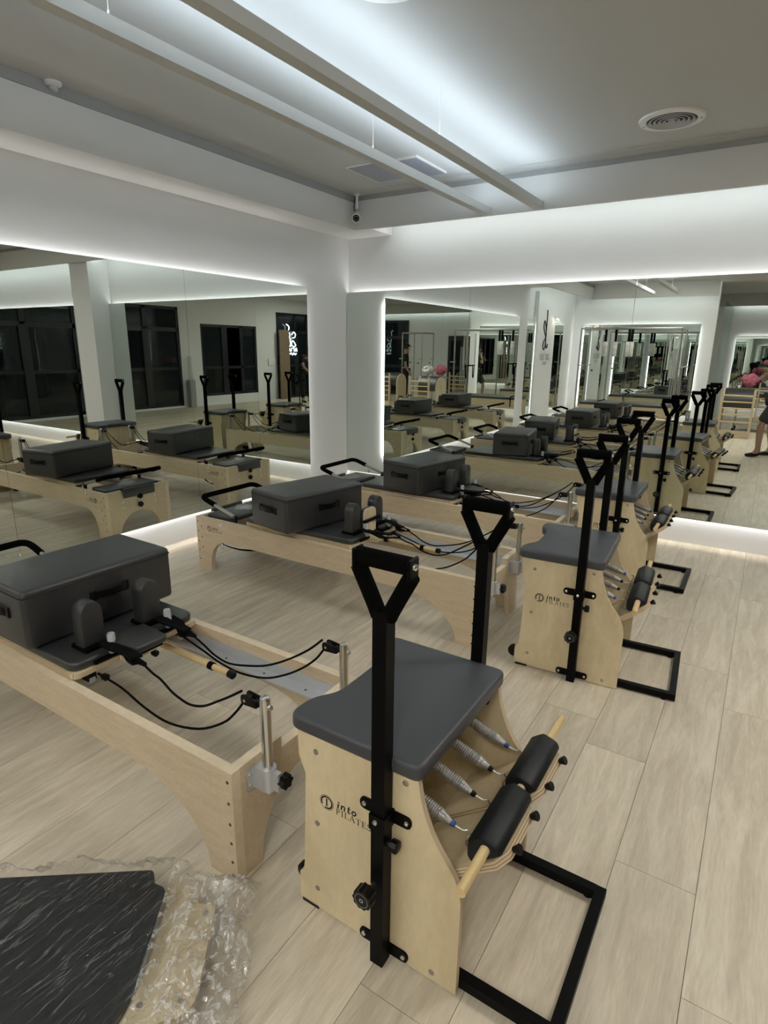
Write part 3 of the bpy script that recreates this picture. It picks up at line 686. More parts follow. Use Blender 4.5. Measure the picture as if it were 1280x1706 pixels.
def make_box():
    B = empty('sitting_box')
    w, l, h = 0.385, 0.66, 0.242
    MB().rbox(-w/2,-l/2,0,w/2,l/2,h,0.020,4).build('padded_body', 'vinyl', B)
    # seams round the lid
    zz = h-0.028; e = 0.0012
    mb = MB()
    loop = rpoly([(-w/2-e,-l/2-e),(w/2+e,-l/2-e),(w/2+e,l/2+e),(-w/2-e,l/2+e)],0.02,4)
    mb.tube([(p[0],p[1],zz) for p in loop],0.0022,6,True).build('seam_piping', 'pad_vinyl', B)
    def handle(name, pos, rz):
        mb = MB(); mb.strap(smooth_path([(-0.075,0,0.0),(-0.055,-0.012,0.002),(0,-0.020,0.0),(0.055,-0.012,0.002),(0.075,0,0.0)],4),0.030,0.007,(0,-1,0))
        mb.rbox(-0.088,-0.008,-0.022,-0.060,0.004,0.022,0.003,1).rbox(0.060,-0.008,-0.022,0.088,0.004,0.022,0.003,1)
        o = mb.build(name, 'black_plastic', B); o.location = pos; o.rotation_euler = (0,0,rz); return o
    handle('carry_handle', (0,-l/2,h*0.56), 0); handle('carry_handle', (0,l/2,h*0.56), PI); handle('carry_handle', (w/2,0.02,h*0.56), PI/2)
    return B
ref = make_reformer(); box = make_box()
spots = [(-1.145,0.99,0,'maple reformer bed nearest the camera at left, with hanging ropes in view'),
         (-1.158,2.772,0,'middle maple reformer bed, second from the back mirror'),
         (-1.135,4.13,0,'maple reformer bed nearest the back mirror'),
         (-1.15,-0.78,0,'maple reformer bed behind the camera, seen only in the mirrors')]
boxes = [(-2.42,1.325,0.461,-1.0,'dark grey padded sitting box on the nearest reformer at left'),
         (-2.525,3.01,0.461,-11.0,'dark grey padded sitting box on the middle reformer'),
         (-2.385,4.40,0.461,-10.0,'dark grey padded sitting box on the reformer by the back mirror'),
         (-2.42,-0.45,0.461,0.0,'dark grey padded sitting box on the reformer behind the camera')]
for i, (x, y, rz, lab) in enumerate(spots):
    o = ref if i == 0 else copy_tree(ref)
    o.location = (x, y, 0); tag(o, lab, 'reformer', 'reformer beds in a row')
    if i == 1:      # its headrest is tipped upright, plywood back showing
        for c_ in list(o.children):
            if c_.name.startswith('headrest'):
                for g_ in list(c_.children): bpy.data.objects.remove(g_)
                bpy.data.objects.remove(c_)
        hb = MB().prism(rpoly([(0.225,0.445),(0.355,0.445),(0.355,0.605),(0.225,0.605)],[0,0,0.04,0.04],5),'x',-0.905,-0.892,0,1).build('headrest_board', ['birch','beech_edge'], o, 30)
        MB().rbox(-0.935,0.225,0.465,-0.906,0.355,0.605,0.010,3).build('headrest', 'vinyl', o)
        MB().box(-0.89,0.20,0.525,-0.872,0.38,0.540).build('headrest_bracket', 'black_metal', hb, None)
for i, (x, y, z, a, lab) in enumerate(boxes):
    o = box if i == 0 else copy_tree(box)
    o.location = (x, y, z); o.rotation_euler = (0,0,math.radians(a)); tag(o, lab, 'sitting box', 'padded boxes on the reformers')
for i, (x, y, rz, lab) in enumerate(spots[:3]):
    plastic_bag(x-2.07, y+0.33, 0.412, i*0.7, ['crumpled clear plastic bag on the foot pad of the nearest reformer','crumpled clear plastic bag on the foot pad of the middle reformer','crumpled clear plastic bag on the foot pad of the reformer by the mirror'][i])

# ------------------------------------------------------------------ pilates chairs
CW = 0.52
def chair_profile():
    back = [(0.0,0.595),(0.002,0.515),(0.012,0.488),(0.024,0.462),(0.024,0.45),(0.012,0.15),(0.008,0.118),(-0.006,0.105),(-0.008,0.075),(-0.008,0.010)]
    front = [(0.506,0.003),(0.506,0.30),(0.500,0.335),(0.486,0.365),(0.464,0.395),(0.440,0.425),(0.418,0.462),(0.402,0.500),(0.391,0.535),(0.384,0.568),(0.380,0.595)]
    return back + front
def make_chair():
    C = empty('pilates_chair')
    T = 0.018
    side = MB().prism(chair_profile(),'y',0,T,0,1).build('side_panel', ['birch','birch_edge'], C, 30)
    inst(side, C, (0,CW-T,0))
    # shelf, back and inner boards
    MB().box(0.050,T,0.10,0.066,CW-T,0.595).build('back_board', ['birch'], C, None)
    MB().box(0.066,T,0.105,0.36,CW-T,0.121).build('floor_board', ['birch'], C, None)
    MB().box(0.05,T,0.577,0.375,CW-T,0.595).build('seat_board', ['birch'], C, None)
    # seat pad with ears at the rear corners
    sp = [(-0.022,-0.012),(0.392,-0.012),(0.392,CW+0.012),(-0.022,CW+0.012),(-0.022,CW-0.085),(0.028,CW-0.15),(0.028,0.15),(-0.022,0.085)]
    P = MB(); pad_mesh(P, rpoly(sp,[0.035,0.03,0.03,0.035,0.05,0.06,0.06,0.05],6), 0.596, 0.642, 0.012, 0, 4)
    P.build('seat_pad', 'seat_vinyl', C)
    # screws on both sides
    sc = MB().lathe((0,0,0),(0,-1,0),[(0,0.0085),(0.0015,0.0085),(0.003,0.005)],12).build('panel_screw', 'screw_steel', C); sc.location = (0.064,0,0.545)
    for x, z in ((0.345,0.575),(0.063,0.311),(0.059,0.079),(0.436,0.030)): inst(sc, C, (x,0,z))
    for x, z in ((0.064,0.545),(0.345,0.575),(0.063,0.311),(0.059,0.079)): inst(sc, C, (x,CW,z), (0,0,PI))
    MB().lathe((0.345,CW-T,0.53),(0,-1,0),[(0,0.011),(0.005,0.011),(0.006,0.006),(0.010,0.006)],8).build('tee_nut', 'screw_dark', C)
    k = 0.0235
    brand_mark(lambda u, v: (0.098+u*k, -0.0006, 0.398+v*k)).build('logo', 'ink', C, None)
    # feet and wheels
    for x in (0.03,):
        for y in (0.0, CW-0.03): MB().box(x-0.03,y,0,x+0.03,y+0.03,0.013).build('rubber_foot', 'black_plastic', C, None)
    for y in (0.05, CW-0.05):
        MB().lathe((-0.022,y-0.012,0.05),(0,1,0),[(0,0.026),(0.003,0.032),(0.021,0.032),(0.024,0.026)],18).build('rear_wheel', 'black_plastic', C)
        MB().box(-0.022,y-0.018,0.046,0.03,y-0.013,0.056).box(-0.022,y+0.013,0.046,0.03,y+0.018,0.056).box(0.012,y-0.018,0.03,0.055,y+0.018,0.07).build('wheel_fork', 'black_metal', C, None)
    # floor frame
    t = 0.030
    fr = MB().box(0.40,T+0.001,0.008,0.735,T+t,0.008+t).build('base_tube', 'black_metal', C, None)
    inst(fr, C, (0,CW-2*T-t-0.0,0))
    MB().box(0.735,T+0.001,0.008,0.735+t,CW-T-0.001,0.008+t).build('front_tube', 'black_metal', C, None)
    for y in (T+0.015, CW-T-0.015): MB().cyl((0.715,y,0),(0.715,y,0.008),0.013,12).build('frame_foot', 'black_plastic', C)
    # uprights with T-handles
    def upright(y0, s):
        """y0 outer face of the panel, s = -1 near side, +1 far side"""
        px = 0.292; q = 0.019; yc = y0 + s*(0.007+q)
        po = MB().box(px-q,yc-q,0.003,px+q,yc+q,1.032).build('handle_post', 'black_metal', C, None)
        for z, xs in ((0.463,(0.226,0.352)),(0.028,(0.226,0.352))):
            mb = MB(); pl = rpoly([(xs[0]-0.014,z-0.017),(xs[1]+0.014,z-0.017),(xs[1]+0.014,z+0.017),(xs[0]-0.014,z+0.017)],0.0168,6)
            ya, yb = sorted((y0, y0+s*0.006)); mb.prism(pl,'y',ya,yb)
            if z > 0.1: mb.box(px-q-0.004, *sorted((y0, yc+s*(q+0.004)))[:1], z-0.022, px+q+0.004, sorted((y0, yc+s*(q+0.004)))[1], z+0.022)
            br = mb.build('post_bracket', 'black_metal', C, 30)
            for x in xs: MB().lathe((x,y0+s*0.006,z),(0,s,0),[(0,0.0075),(0.003,0.0065),(0.005,0.003)],12).build('bracket_screw', 'chrome', br)
            if z > 0.1: MB().lathe((px-0.004,yc+s*(q+0.004),z+0.004),(0,s,0),[(0,0.0075),(0.003,0.0065),(0.005,0.003)],12).build('bracket_screw', 'chrome', br)
        # big clamp knob in front and small one at the side
        mb = MB(); n = 40; pts = []
        for i in range(n):
            tt = 2*PI*i/n; rr = 0.0265 + 0.0018*math.cos(10*tt); pts.append((rr*math.cos(tt), rr*math.sin(tt)))
        ya, yb = sorted((0, s*0.030)); mb.prism(pts,'y',ya,yb)
        kn = mb.build('clamp_knob', 'black_plastic', C, 25); kn.location = (px-0.012, yc+s*(q+0.022), 0.262)
        mb = MB(); mb.cyl((0,-s*0.025,0),(0,0,0),0.008,12); mb.build('knob_stem', 'chrome', kn)
        mb = MB(); ring(mb, 0, 0, 0.0185, 0.0195, lambda u, v: (u, s*0.0308, v)); ring(mb, 0, 0, 0.0035, 0.006, lambda u, v: (u, s*0.0308, v))
        mb.build('knob_marking', 'grey_plastic', kn, None)
        MB().lathe((px+q,yc,0.40),(1,0,0),[(0,0.008),(0.012,0.008),(0.013,0.017),(0.03,0.017),(0.033,0.012)],10).build('height_knob', 'black_plastic', C)
        # triangular handle
        zt, zb, hw = 1.150, 1.022, 0.075
        MB().cyl((px-hw+0.004,yc,zt),(px+hw-0.004,yc,zt),0.0210,18).build('top_grip', 'foam', C)
        for e in (-1,1):
            MB().tube(smooth_path([(px+e*0.013,yc,zb-0.006),(px+e*0.026,yc,zb+0.022),(px+e*0.070,yc,zt-0.022)],3),0.0190,14).build('side_grip', 'foam', C)
            w = MB().rbox(px+e*(hw-0.003)-0.004,yc-0.0205,zt-0.030,px+e*(hw-0.003)+0.004,yc+0.0205,zt+0.0205,0.003,1).build('grip_end_plate', 'black_metal', C)
            MB().lathe((px+e*(hw+0.001),yc,zt),(e,0,0),[(0,0.0085),(0.004,0.0075),(0.007,0.003)],12).build('grip_bolt', 'chrome', w)
        return po
    upright(0.0, -1); upright(CW, 1)
    # split pedal: two boards tilted up to the front, each with a padded roll; a dowel through both
    ang = math.radians(38)
    ext = Matrix.Rotation(-ang, 4, 'Y')
    half = (CW-2*T-0.016)/2
    def pedal(ya, lift):
        mb = MB(); L0, L1 = -0.36, 0.0
        pl = rpoly([(L0,0.004),(L1-0.03,0.004),(L1,0.034),(L1,half-0.034),(L1-0.03,half-0.004),(L0,half-0.004)],0.003,1)
        mb.prism(pl,'z',-0.024,0.0,0,1)
        o = mb.build('pedal_board', ['birch','pedal_edge'], C, 30)
        o.matrix_local = Matrix.Translation((0.592, ya, 0.462+lift)) @ ext
        # padded roll: six-sided block with soft corners
        mb = MB(); pr = rpoly([(-0.098,0.0),(-0.004,0.0),(-0.003,0.022),(-0.028,0.058),(-0.072,0.058),(-0.099,0.022)],0.008,2)
        bm = bmesh.new(); vs = [bm.verts.new((p[0], 0.006, p[1])) for p in pr]; f = bm.faces.new(vs)
        e = bmesh.ops.extrude_face_region(bm, geom=[f])
        for q in e['geom']:
            if isinstance(q, bmesh.types.BMVert): q.co.y = half-0.001
        bmesh.ops.recalc_face_normals(bm, faces=bm.faces[:])
        rim = [ed for ed in bm.edges if abs(ed.verts[0].co.y-ed.verts[1].co.y) < 1e-6]
        bmesh.ops.bevel(bm, geom=rim, offset=0.010, segments=2, profile=0.5, affect='EDGES'); mb.bm(bm)
        mb.build('pedal_pad', 'pad_vinyl', o)
        for y in (0.055, half-0.055):
            MB().lathe((0.0,y,-0.014),(1,0,-0.1),[(0,0.007),(0.006,0.009),(0.018,0.013),(0.020,0.011)],12).build('rubber_bumper', 'black_plastic', o)
            # eye bolt on the upper face
            eb = MB(); eb.cyl((-0.115,y,0),(-0.115,y,0.012),0.004,8); eb.tube([(-0.115+0.010*math.cos(q*PI/6),y,0.020+0.010*math.sin(q*PI/6)) for q in range(12)],0.0026,6,True)
            eb.build('eye_bolt', 'steel', o)
        return o
    yA, yB = T+0.004, T+0.012+half
    pA = pedal(yA, 0.0); pB = pedal(yB, 0.006)
    MB().cyl((0.548,-0.108,0.462),(0.548,CW+0.118,0.466),0.0125,16).build('pedal_dowel', 'dowel_wood', C)
    # springs: close-wound coils tapering to a hook
    for i, y in enumerate((yA+0.055, yA+half-0.055, yB+0.055, yB+half-0.055)):
        p1 = Vector((0.070, y, 0.562)); p0 = Vector((0.492, y, 0.428)); d = (p1-p0)
        L = d.length; d.normalize(); st = p0 + d*0.058
        nr = 60; l = L-0.062; prof = []
        for j in range(nr):
            t0 = l*j/nr; env = min(1.0, 0.52+0.48*min(1,(j/5.0))); r0 = 0.0165*env
            prof += [(t0, r0*0.87), (t0+l/nr*0.32, r0), (t0+l/nr*0.62, r0)]
        MB().lathe(st, d, prof, 12).build('spring', 'spring_steel', C, 60)
        MB().lathe(st-d*0.012, d, [(0,0.0050),(0.004,0.0078),(0.014,0.0084)],12).build('spring_cap', 'blue_cap' if i in (0,3) else 'black_plastic', C)
        MB().tube(smooth_path([st-d*0.010, st-d*0.035+Vector((0,0,0.004)), p0+d*0.012+Vector((0,0.004,0.010)), p0+Vector((-0.004,0.004,0.0)), p0+d*0.010+Vector((0,0.002,-0.006))],4),0.0024,6).build('spring_hook', 'steel', C)
    return C
ch = make_chair()
for i, (x, y, a, lab) in enumerate([(-0.946,1.06,0.0,'birch pilates chair nearest the camera, charcoal seat and black handles'),
                                    (-0.912,2.744,4.0,'birch pilates chair standing second from the camera'),
                                    (-1.045,4.235,0.5,'birch pilates chair nearest the back mirror')]):
    o = ch if i == 0 else copy_tree(ch)
    o.location = (x, y, 0); o.rotation_euler = (0,0,math.radians(a)); tag(o, lab, 'pilates chair', 'pilates chairs in a row')

# ------------------------------------------------------------------ wrapped boards on the floor, bottom left
WO = Vector((-1.270, 0.830, 0)); WA = math.atan2(0.60, 0.80)
def wrap_frame(o, z): o.location = (WO.x, WO.y, z); o.rotation_euler = (0,0,WA); return o
# local frame: +x to the right along the boards' far edge, -y towards the camera
o = wrap_frame(MB().rbox(-0.62,-0.62,0,-0.02,-0.06,0.060,0.008,2).build('carton', 'door_wood'), 0.0)
tag(o, 'flat brown carton lying under the wrapped boards', 'carton')
wp = [(-0.60,-0.02),(0.105,-0.02),(0.108,-0.075),(0.160,-0.082),(0.160,-0.345),(0.130,-0.372),(0.06,-0.385),(0.01,-0.43),(-0.02,-0.56),(-0.06,-0.64),(-0.60,-0.64)]
W_ = empty('plywood_panel', (WO.x, WO.y, 0.060), WA); tag(W_, 'pale plywood panel with screws lying under the wrapped black pad', 'panel')
MB().prism(rpoly(wp,[0.01,0.01,0.008,0.012,0.02,0.03,0.03,0.03,0.03,0.02,0.01],3),'z',0,0.018,0,1).build('board', ['birch','birch_edge'], W_, 30)
for x, y in ((0.060,-0.115),(0.135,-0.105),(0.125,-0.335),(0.03,-0.34)): MB().lathe((x,y,0.018),(0,0,1),[(0,0.0085),(0.002,0.008),(0.003,0.004)],12).build('panel_screw', 'screw_steel', W_)
bp = [(-0.62,0.01),(-0.030,0.01),(-0.030,-0.030),(0.020,-0.055),(0.020,-0.30),(-0.02,-0.44),(-0.05,-0.60),(-0.05,-0.72),(-0.62,-0.72)]
mb = MB(); pad_mesh(mb, rpoly(bp,[0.02,0.02,0.02,0.02,0.06,0.05,0.05,0.03,0.02],5), 0, 0.046, 0.010, 0, 3)
o = wrap_frame(mb.build('seat_cushion', 'pad_vinyl'), 0.078); tag(o, 'black padded seat cushion lying under clear plastic wrap at bottom left', 'cushion')
def wrap_height(x, y):
    """resting height of the film over the stack"""
    def inside(x0, x1, y0, y1, fall):
        dx = max(x0-x, 0, x-x1); dy = max(y0-y, 0, y-y1); return max(0.0, 1-math.hypot(dx, dy)/fall)
    a = inside(-0.62, 0.018, -0.72, 0.008, 0.10)
    b = inside(-0.6, 0.155, -0.36, -0.03, 0.16)
    s1 = a*a*(3-2*a); s2 = b*b*(3-2*b)
    return max(0.1300*s1, 0.0850*s2, 0.012)
nx, ny = 220, 170; vs = []; fs = []
for i in range(nx):
    for j in range(ny):
        x = -0.64 + 0.95*i/(nx-1); y = -0.72 + 0.80*j/(ny-1)
        h = wrap_height(x, y)
        on = 1.0 if h > 0.127 else 0.0
        free = min(1.0, max(0.0, (x-0.03)/0.06)) if y < 0.012 else 1.0
        p = Vector((x, y, 0))
        n1 = noise.noise(p*11+Vector((3,1,0))); n2 = abs(noise.noise(p*26)); n3 = noise.noise(p*60)
        rid = abs(noise.noise(Vector((x*34+y*14, y*9-x*6, 2.0))))
        amp = 0.004*(1-free) + 0.030*free
        h2 = h + (1-free)*(0.0030*rid + 0.0010*n3) + free*(0.034*max(0,n1+0.25) + 0.030*n2 + 0.012*n3 + 0.010*abs(noise.noise(p*45)))
        # the edge of the sheet bunches up at the right
        if x > 0.17: h2 += 0.05*max(0, noise.noise(Vector((y*9, x*4, 7)))+0.35)*min(1,(x-0.17)/0.06)
        wob = noise.noise_vector(p*9)*0.020*free
        vs.append((x+wob.x, y+wob.y*0.8, h2+0.002))
def keep(i, j):
    x = -0.64 + 0.95*i/(nx-1); y = -0.72 + 0.80*j/(ny-1)
    right = 0.262 + 0.030*noise.noise(Vector((0, y*11, 4))) - 0.25*max(0, -y-0.42)
    top = 0.035 + 0.015*noise.noise(Vector((x*10, 0, 9)))
    return x < right and y < top
fs = [(i*ny+j, (i+1)*ny+j, (i+1)*ny+j+1, i*ny+j+1) for i in range(nx-1) for j in range(ny-1) if keep(i, j)]
mb = MB(); mb.add(vs, fs)
mb.mi = [1 if (vs[f[0]][0] > 0.022 or vs[f[0]][1] > 0.010) else 0 for f in fs]
bm = bmesh.new(); me = mb.mesh('plastic_wrap', ['wrap_film', 'crumpled_film'], 60); bm.from_mesh(me)
bmesh.ops.delete(bm, geom=[q for q in bm.verts if not q.link_faces], context='VERTS'); bm.to_mesh(me); bm.free()
o = bpy.data.objects.new('plastic_wrap', me); COL.objects.link(o); wrap_frame(o, 0.0)
tag(o, 'crumpled clear plastic sheet over the black cushion at bottom left', 'plastic wrap')

# ------------------------------------------------------------------ logo panel on the left, behind the camera
struct(MB().box(-4.12, -2.08, 0, -4.04, -0.94, ZS).build('trim_7', 'wall_paint', angle=None))
lg = empty('wall_logo', (-4.04, -1.5, 1.3)); tag(lg, 'black script emblem and lettering on the white panel between narrow mirrors', 'sign')
mb = MB()
J = smooth_path([(0.02,0.82,0),(0.0,0.70,0),(0.01,0.45,0),(0.0,0.22,0),(-0.03,0.10,0),(-0.10,0.08,0),(-0.13,0.16,0)],5)
Bq = smooth_path([(0.0,0.40,0),(0.08,0.56,0),(0.16,0.60,0),(0.17,0.46,0),(0.06,0.34,0),(0.02,0.28,0),(0.10,0.22,0),(0.16,0.12,0),(0.10,0.04,0),(0.03,0.09,0),(0.0,0.2,0)],5)
for pl in (J, Bq): mb.tube([(0.010, p[0], p[1]+0.26) for p in pl],0.010,6)
mb.build('emblem', 'ink', lg)
mb = MB(); write(mb, 'SAT JULY', -0.32, 0.10, 0.115, lambda u, v: (0.004, u, v), squash=0.95); write(mb, 'PILATES', -0.17, 0.0, 0.06, lambda u, v: (0.004, u, v), squash=0.85); mb.build('lettering', 'ink', lg, None)
sp = empty('spot_light', (-3.92, -2.0, 2.24)); tag(sp, 'small warm spotlight shining down on the wall logo', 'spotlight')
MB().cyl((-0.12,0,0.02),(0.0,0,0.02),0.008,8).build('arm', 'white_plastic', sp)
MB().lathe((0,0,0.05),(-0.5,0.45,-1),[(0,0.026),(0.08,0.034),(0.085,0.03)],14).build('lamp_head', 'white_plastic', sp)
dd = Vector((-0.5,0.45,-1)).normalized()
MB().lathe(Vector((0,0,0.05))+dd*0.086, dd, [(0,0.028),(0.003,0.028)],14).build('lamp_face', 'spot_lamp', sp)

# ------------------------------------------------------------------ windows and entrance of the right wall
def window(n, ya, yb, za, zb, mull, transom):
    r = empty('window_%d' % n, (XR, (ya+yb)/2, za)); struct(r)
    off = Matrix.Translation(-r.location); f = 0.07
    x0, x1 = XR+0.02, XR+0.09
    mb = MB(); mb.box(x0,ya,za,x1,ya+f,zb).box(x0,yb-f,za,x1,yb,zb).box(x0,ya,za,x1,yb,za+f).box(x0,ya,zb-f,x1,yb,zb)
    if transom < zb-0.1: mb.box(x0,ya,transom-0.05,x1,yb,transom+0.05)
    for q in mull: mb.box(x0,q-0.055,za,x1,q+0.055,zb)
    mb.box(x0-0.01,mull[0]-0.10,za,x1,mull[0]+0.10,transom)
    mb.box(x0,ya,0.98,x1,yb,1.05)
    mb.xf(off).build('window_frame', 'window_frame', r, None)
    ys = [ya] + list(mull) + [yb]
    for i in range(len(ys)-1):
        for z0, z1 in ((za,1.0),(1.0,transom)) + (((transom,zb),) if transom < zb-0.1 else ()):
            MB().box(XR+0.05,ys[i],z0,XR+0.056,ys[i+1],z1).xf(off).build('pane', 'night_glass', r, None)
window(1, 3.12, 5.10, 0.05, 2.55, [4.25], 1.99)
window(2, 0.34, 2.22, 0.05, 2.55, [1.35], 1.99)
window(3, -4.85, -3.32, 0.0, 2.62, [-4.25], 2.05)
window(5, -2.45, -0.35, 0.25, 2.17, [-1.2, -1.85], 2.15)
# dark blind box and reflections outside stay to the glass; neon sign in the entrance glass
ns = empty('neon_sign', (XR-0.03, -3.98, 1.35)); tag(ns, 'white neon sign of script and letters hanging in the dark entrance window', 'neon sign')
def neon(pts, r=0.011): return MB().tube([(0, u, v) for u, v in [(p[0], p[1]) for p in smooth_path([(a,b,0) for a,b in pts],4)]], r, 6)
for nm, pts in (('script_tube', [(0.22,0.93),(0.10,0.86),(0.12,0.72),(0.06,0.62),(0.10,0.52),(0.02,0.48)]), ('script_tube', [(-0.02,0.62),(-0.12,0.70),(-0.20,0.64),(-0.16,0.54),(-0.04,0.52)]),
                ('letter_tube', [(0.06,0.46),(0.04,0.28),(0.10,0.28)]), ('letter_tube', [(-0.04,0.44),(0.0,0.32),(-0.10,0.25),(-0.20,0.30),(-0.10,0.42),(-0.04,0.44)]),
                ('letter_tube', [(0.10,0.20),(0.07,0.12),(0.01,0.13),(0.0,0.21)]), ('letter_tube', [(-0.06,0.21),(-0.12,0.21),(-0.12,0.11)]), ('letter_tube', [(-0.18,0.11),(-0.22,0.21),(-0.26,0.11)]),
                ('small_text_tube', [(0.10,0.02),(0.02,0.06),(-0.04,0.0),(-0.10,0.06),(-0.16,0.0),(-0.22,0.05)])):
    neon(pts).build(nm, 'neon', ns)
o = empty('tall_board', (XR-0.22, -3.45, 0)); tag(o, 'tall brown wooden board leaning by the entrance', 'board')
MB().box(0,-0.22,0,0.04,0.22,2.1).build('board', 'door_wood', o, None)
o = empty('intercom', (XR, -3.05, 1.13)); tag(o, 'white intercom panel on the grey wall beside the entrance', 'intercom')
MB().rbox(-0.03,-0.14,-0.10,0,0.14,0.10,0.006,2).build('body', 'white_plastic', o); MB().rbox(-0.045,0.10,-0.09,-0.03,0.15,0.12,0.006,2).build('handset', 'white_plastic', o)
o = MB().lathe((0,0,0),(0,0,1),[(0,0.06),(0.55,0.06),(0.60,0.05),(0.62,0.03)],14).build('wrapped_roll', 'bag_film'); o.location = (XR-0.14, 0.20, 0.72)
tag(o, 'clear plastic wrapped roll standing by the right wall', 'roll')
st = MB().rbox(XR-0.22,0.11,0,XR-0.06,0.29,0.718,0.01,1).build('low_cabinet', 'cabinet_and_shade_grey'); tag(st, 'narrow low grey cabinet against the right wall between window and mirror', 'cabinet')

# ------------------------------------------------------------------ trapeze table in front of the front-wall mirror
def trapeze(loc, rz, L, label, simple=False):
    R = empty('trapeze_table', loc, rz); tag(R, label, 'trapeze table', 'trapeze tables')
    Wd = 0.70; h = 0.50
    if not simple:
        for y in (0, Wd-0.03): MB().box(0.08,y,0.30,L-0.08,y+0.03,h).build('side_panel', 'beech', R, None)
        for x in (0.08, L-0.11): MB().prism([(0.03,0.48),(Wd-0.03,0.48),(Wd-0.03,0),(Wd-0.11,0)]+[(Wd/2+a,z) for a,z in arc(0,0,Wd/2-0.11,0.28,0,180,12)][1:-1]+[(0.11,0),(0.03,0)],'x',x,x+0.03).build('end_panel', 'beech', R, 30)
        mb = MB(); pad_mesh(mb, rpoly([(0.10,0),(L-0.10,0),(L-0.10,Wd),(0.10,Wd)],0.03,3), h, h+0.055, 0.012); mb.build('mat', 'vinyl', R)
        MB().strap([(0.45,-0.006,0.34),(0.45,-0.006,h+0.058),(0.45,Wd/2,h+0.060),(0.45,Wd+0.006,h+0.058),(0.45,Wd+0.006,0.34)],0.05,0.005,(0,0,1)).build('belt', 'webbing', R)
    zt = 2.03
    for x in (0, L):
        for y in (0.0, Wd): MB().cyl((x,y,0),(x,y,zt),0.018,10).build('post', 'steel', R)
        MB().cyl((x,0,zt),(x,Wd,zt),0.018,10).build('end_bar', 'steel', R)
        for y in (0.0, Wd):
            MB().lathe((x,y,0.0),(0,0,1),[(0,0.035),(0.01,0.035),(0.02,0.02)],12).build('post_foot', 'black_plastic', R)
            MB().cyl((x-0.03,y,1.30),(x+0.10,y,1.30),0.012,8).build('side_stub', 'steel', R)
            MB().lathe((x+0.10,y,1.18),(1,0,0),[(0,0.02),(0.03,0.02)],10).build('clamp_knob', 'black_plastic', R)
    for y in (0.0, Wd): MB().cyl((0,y,zt),(L,y,zt),0.018,10).build('top_bar', 'steel', R)
    if not simple:
        for x in (0.42,0.62,0.88,0.94):
            MB().strap([(x,Wd*0.5,zt+0.02),(x,Wd*0.5,zt-0.25)],0.05,0.006,(0,1,0)).build('hanging_strap', 'webbing', R)
            MB().rbox(x-0.045,Wd*0.5-0.03,zt-0.55,x+0.045,Wd*0.5+0.03,zt-0.25,0.02,2).build('fleece_loop', 'pale_cloth', R)
        for y in (0.1,0.6): MB().lathe((L-0.25,y,1.25),(0,0,1),[(0,0.012),(0.7,0.012)],8).build('spring', 'spring_steel', R)
        MB().cyl((L-0.25,0.08,1.22),(L-0.25,0.62,1.22),0.016,10).build('trapeze_bar', 'foam', R)
        for y in (0.15,0.55): MB().tube(smooth_path([(L-0.25,y-0.04,1.20),(L-0.25,y-0.03,1.0),(L-0.25,y,0.93),(L-0.25,y+0.03,1.0),(L-0.25,y+0.04,1.20)],4),0.012,6).build('hanging_loop', 'webbing', R)
        for k in range(5): MB().lathe((L-0.03-0.02*k,0.02+0.14*k,0.75),(0,0,1),[(0,0.012),(0.9,0.012)],8).build('spring', 'spring_steel', R)
    return R
trapeze((-3.46,-2.72,0), 0, 1.90, 'steel framed trapeze table with black mat seen in the back mirror')
trapeze((0.78,-5.35,0), 0, 0.66, 'narrow steel spring tower standing near the far wall', True)

# ------------------------------------------------------------------ ladder barrels
def ladder_barrel(loc, rz, label):
    R = empty('ladder_barrel', loc, rz); tag(R, label, 'ladder barrel', 'ladder barrels')
    w = 0.56
    for s in (0, w-0.03):
        MB().box(s,0,0,s+0.03,0.055,0.92).build('ladder_post', 'beech', R, None)
        MB().box(s,0.055,0.03,s+0.03,0.95,0.11).build('floor_rail', 'beech', R, None)
        pl = [(0.42,0.06),(0.94,0.06)] + arc(0.68,0.62,0.27,0.27,0,180,12)
        MB().prism(pl,'x',s+0.002,s+0.026).build('barrel_cheek', 'beech', R, 30)
    for z in (0.30,0.44,0.56,0.68,0.80): MB().cyl((0.03,0.028,z),(w-0.03,0.028,z),0.014,10).build('rung', 'dowel_wood', R)
    MB().box(0.03,0.01,0.02,w-0.03,0.045,0.14).build('bottom_board', 'beech', R, None)
    arcp = arc(0.68,0.62,0.29,0.29,-15,195,18); inn = arc(0.68,0.62,0.25,0.25,195,-15,18)
    MB().prism(arcp+inn,'x',0.03,w-0.03).build('barrel_pad', 'vinyl', R, 40)
    return R
ladder_barrel((-0.20,-2.28,0), PI, 'ladder barrel with wooden rungs behind the camera, near the front wall')
ladder_barrel((1.75,-3.55,0), PI, 'ladder barrel beside the man in the dark cap')
ladder_barrel((0.35,-5.6,0), PI, 'ladder barrel near the far wall mirror')

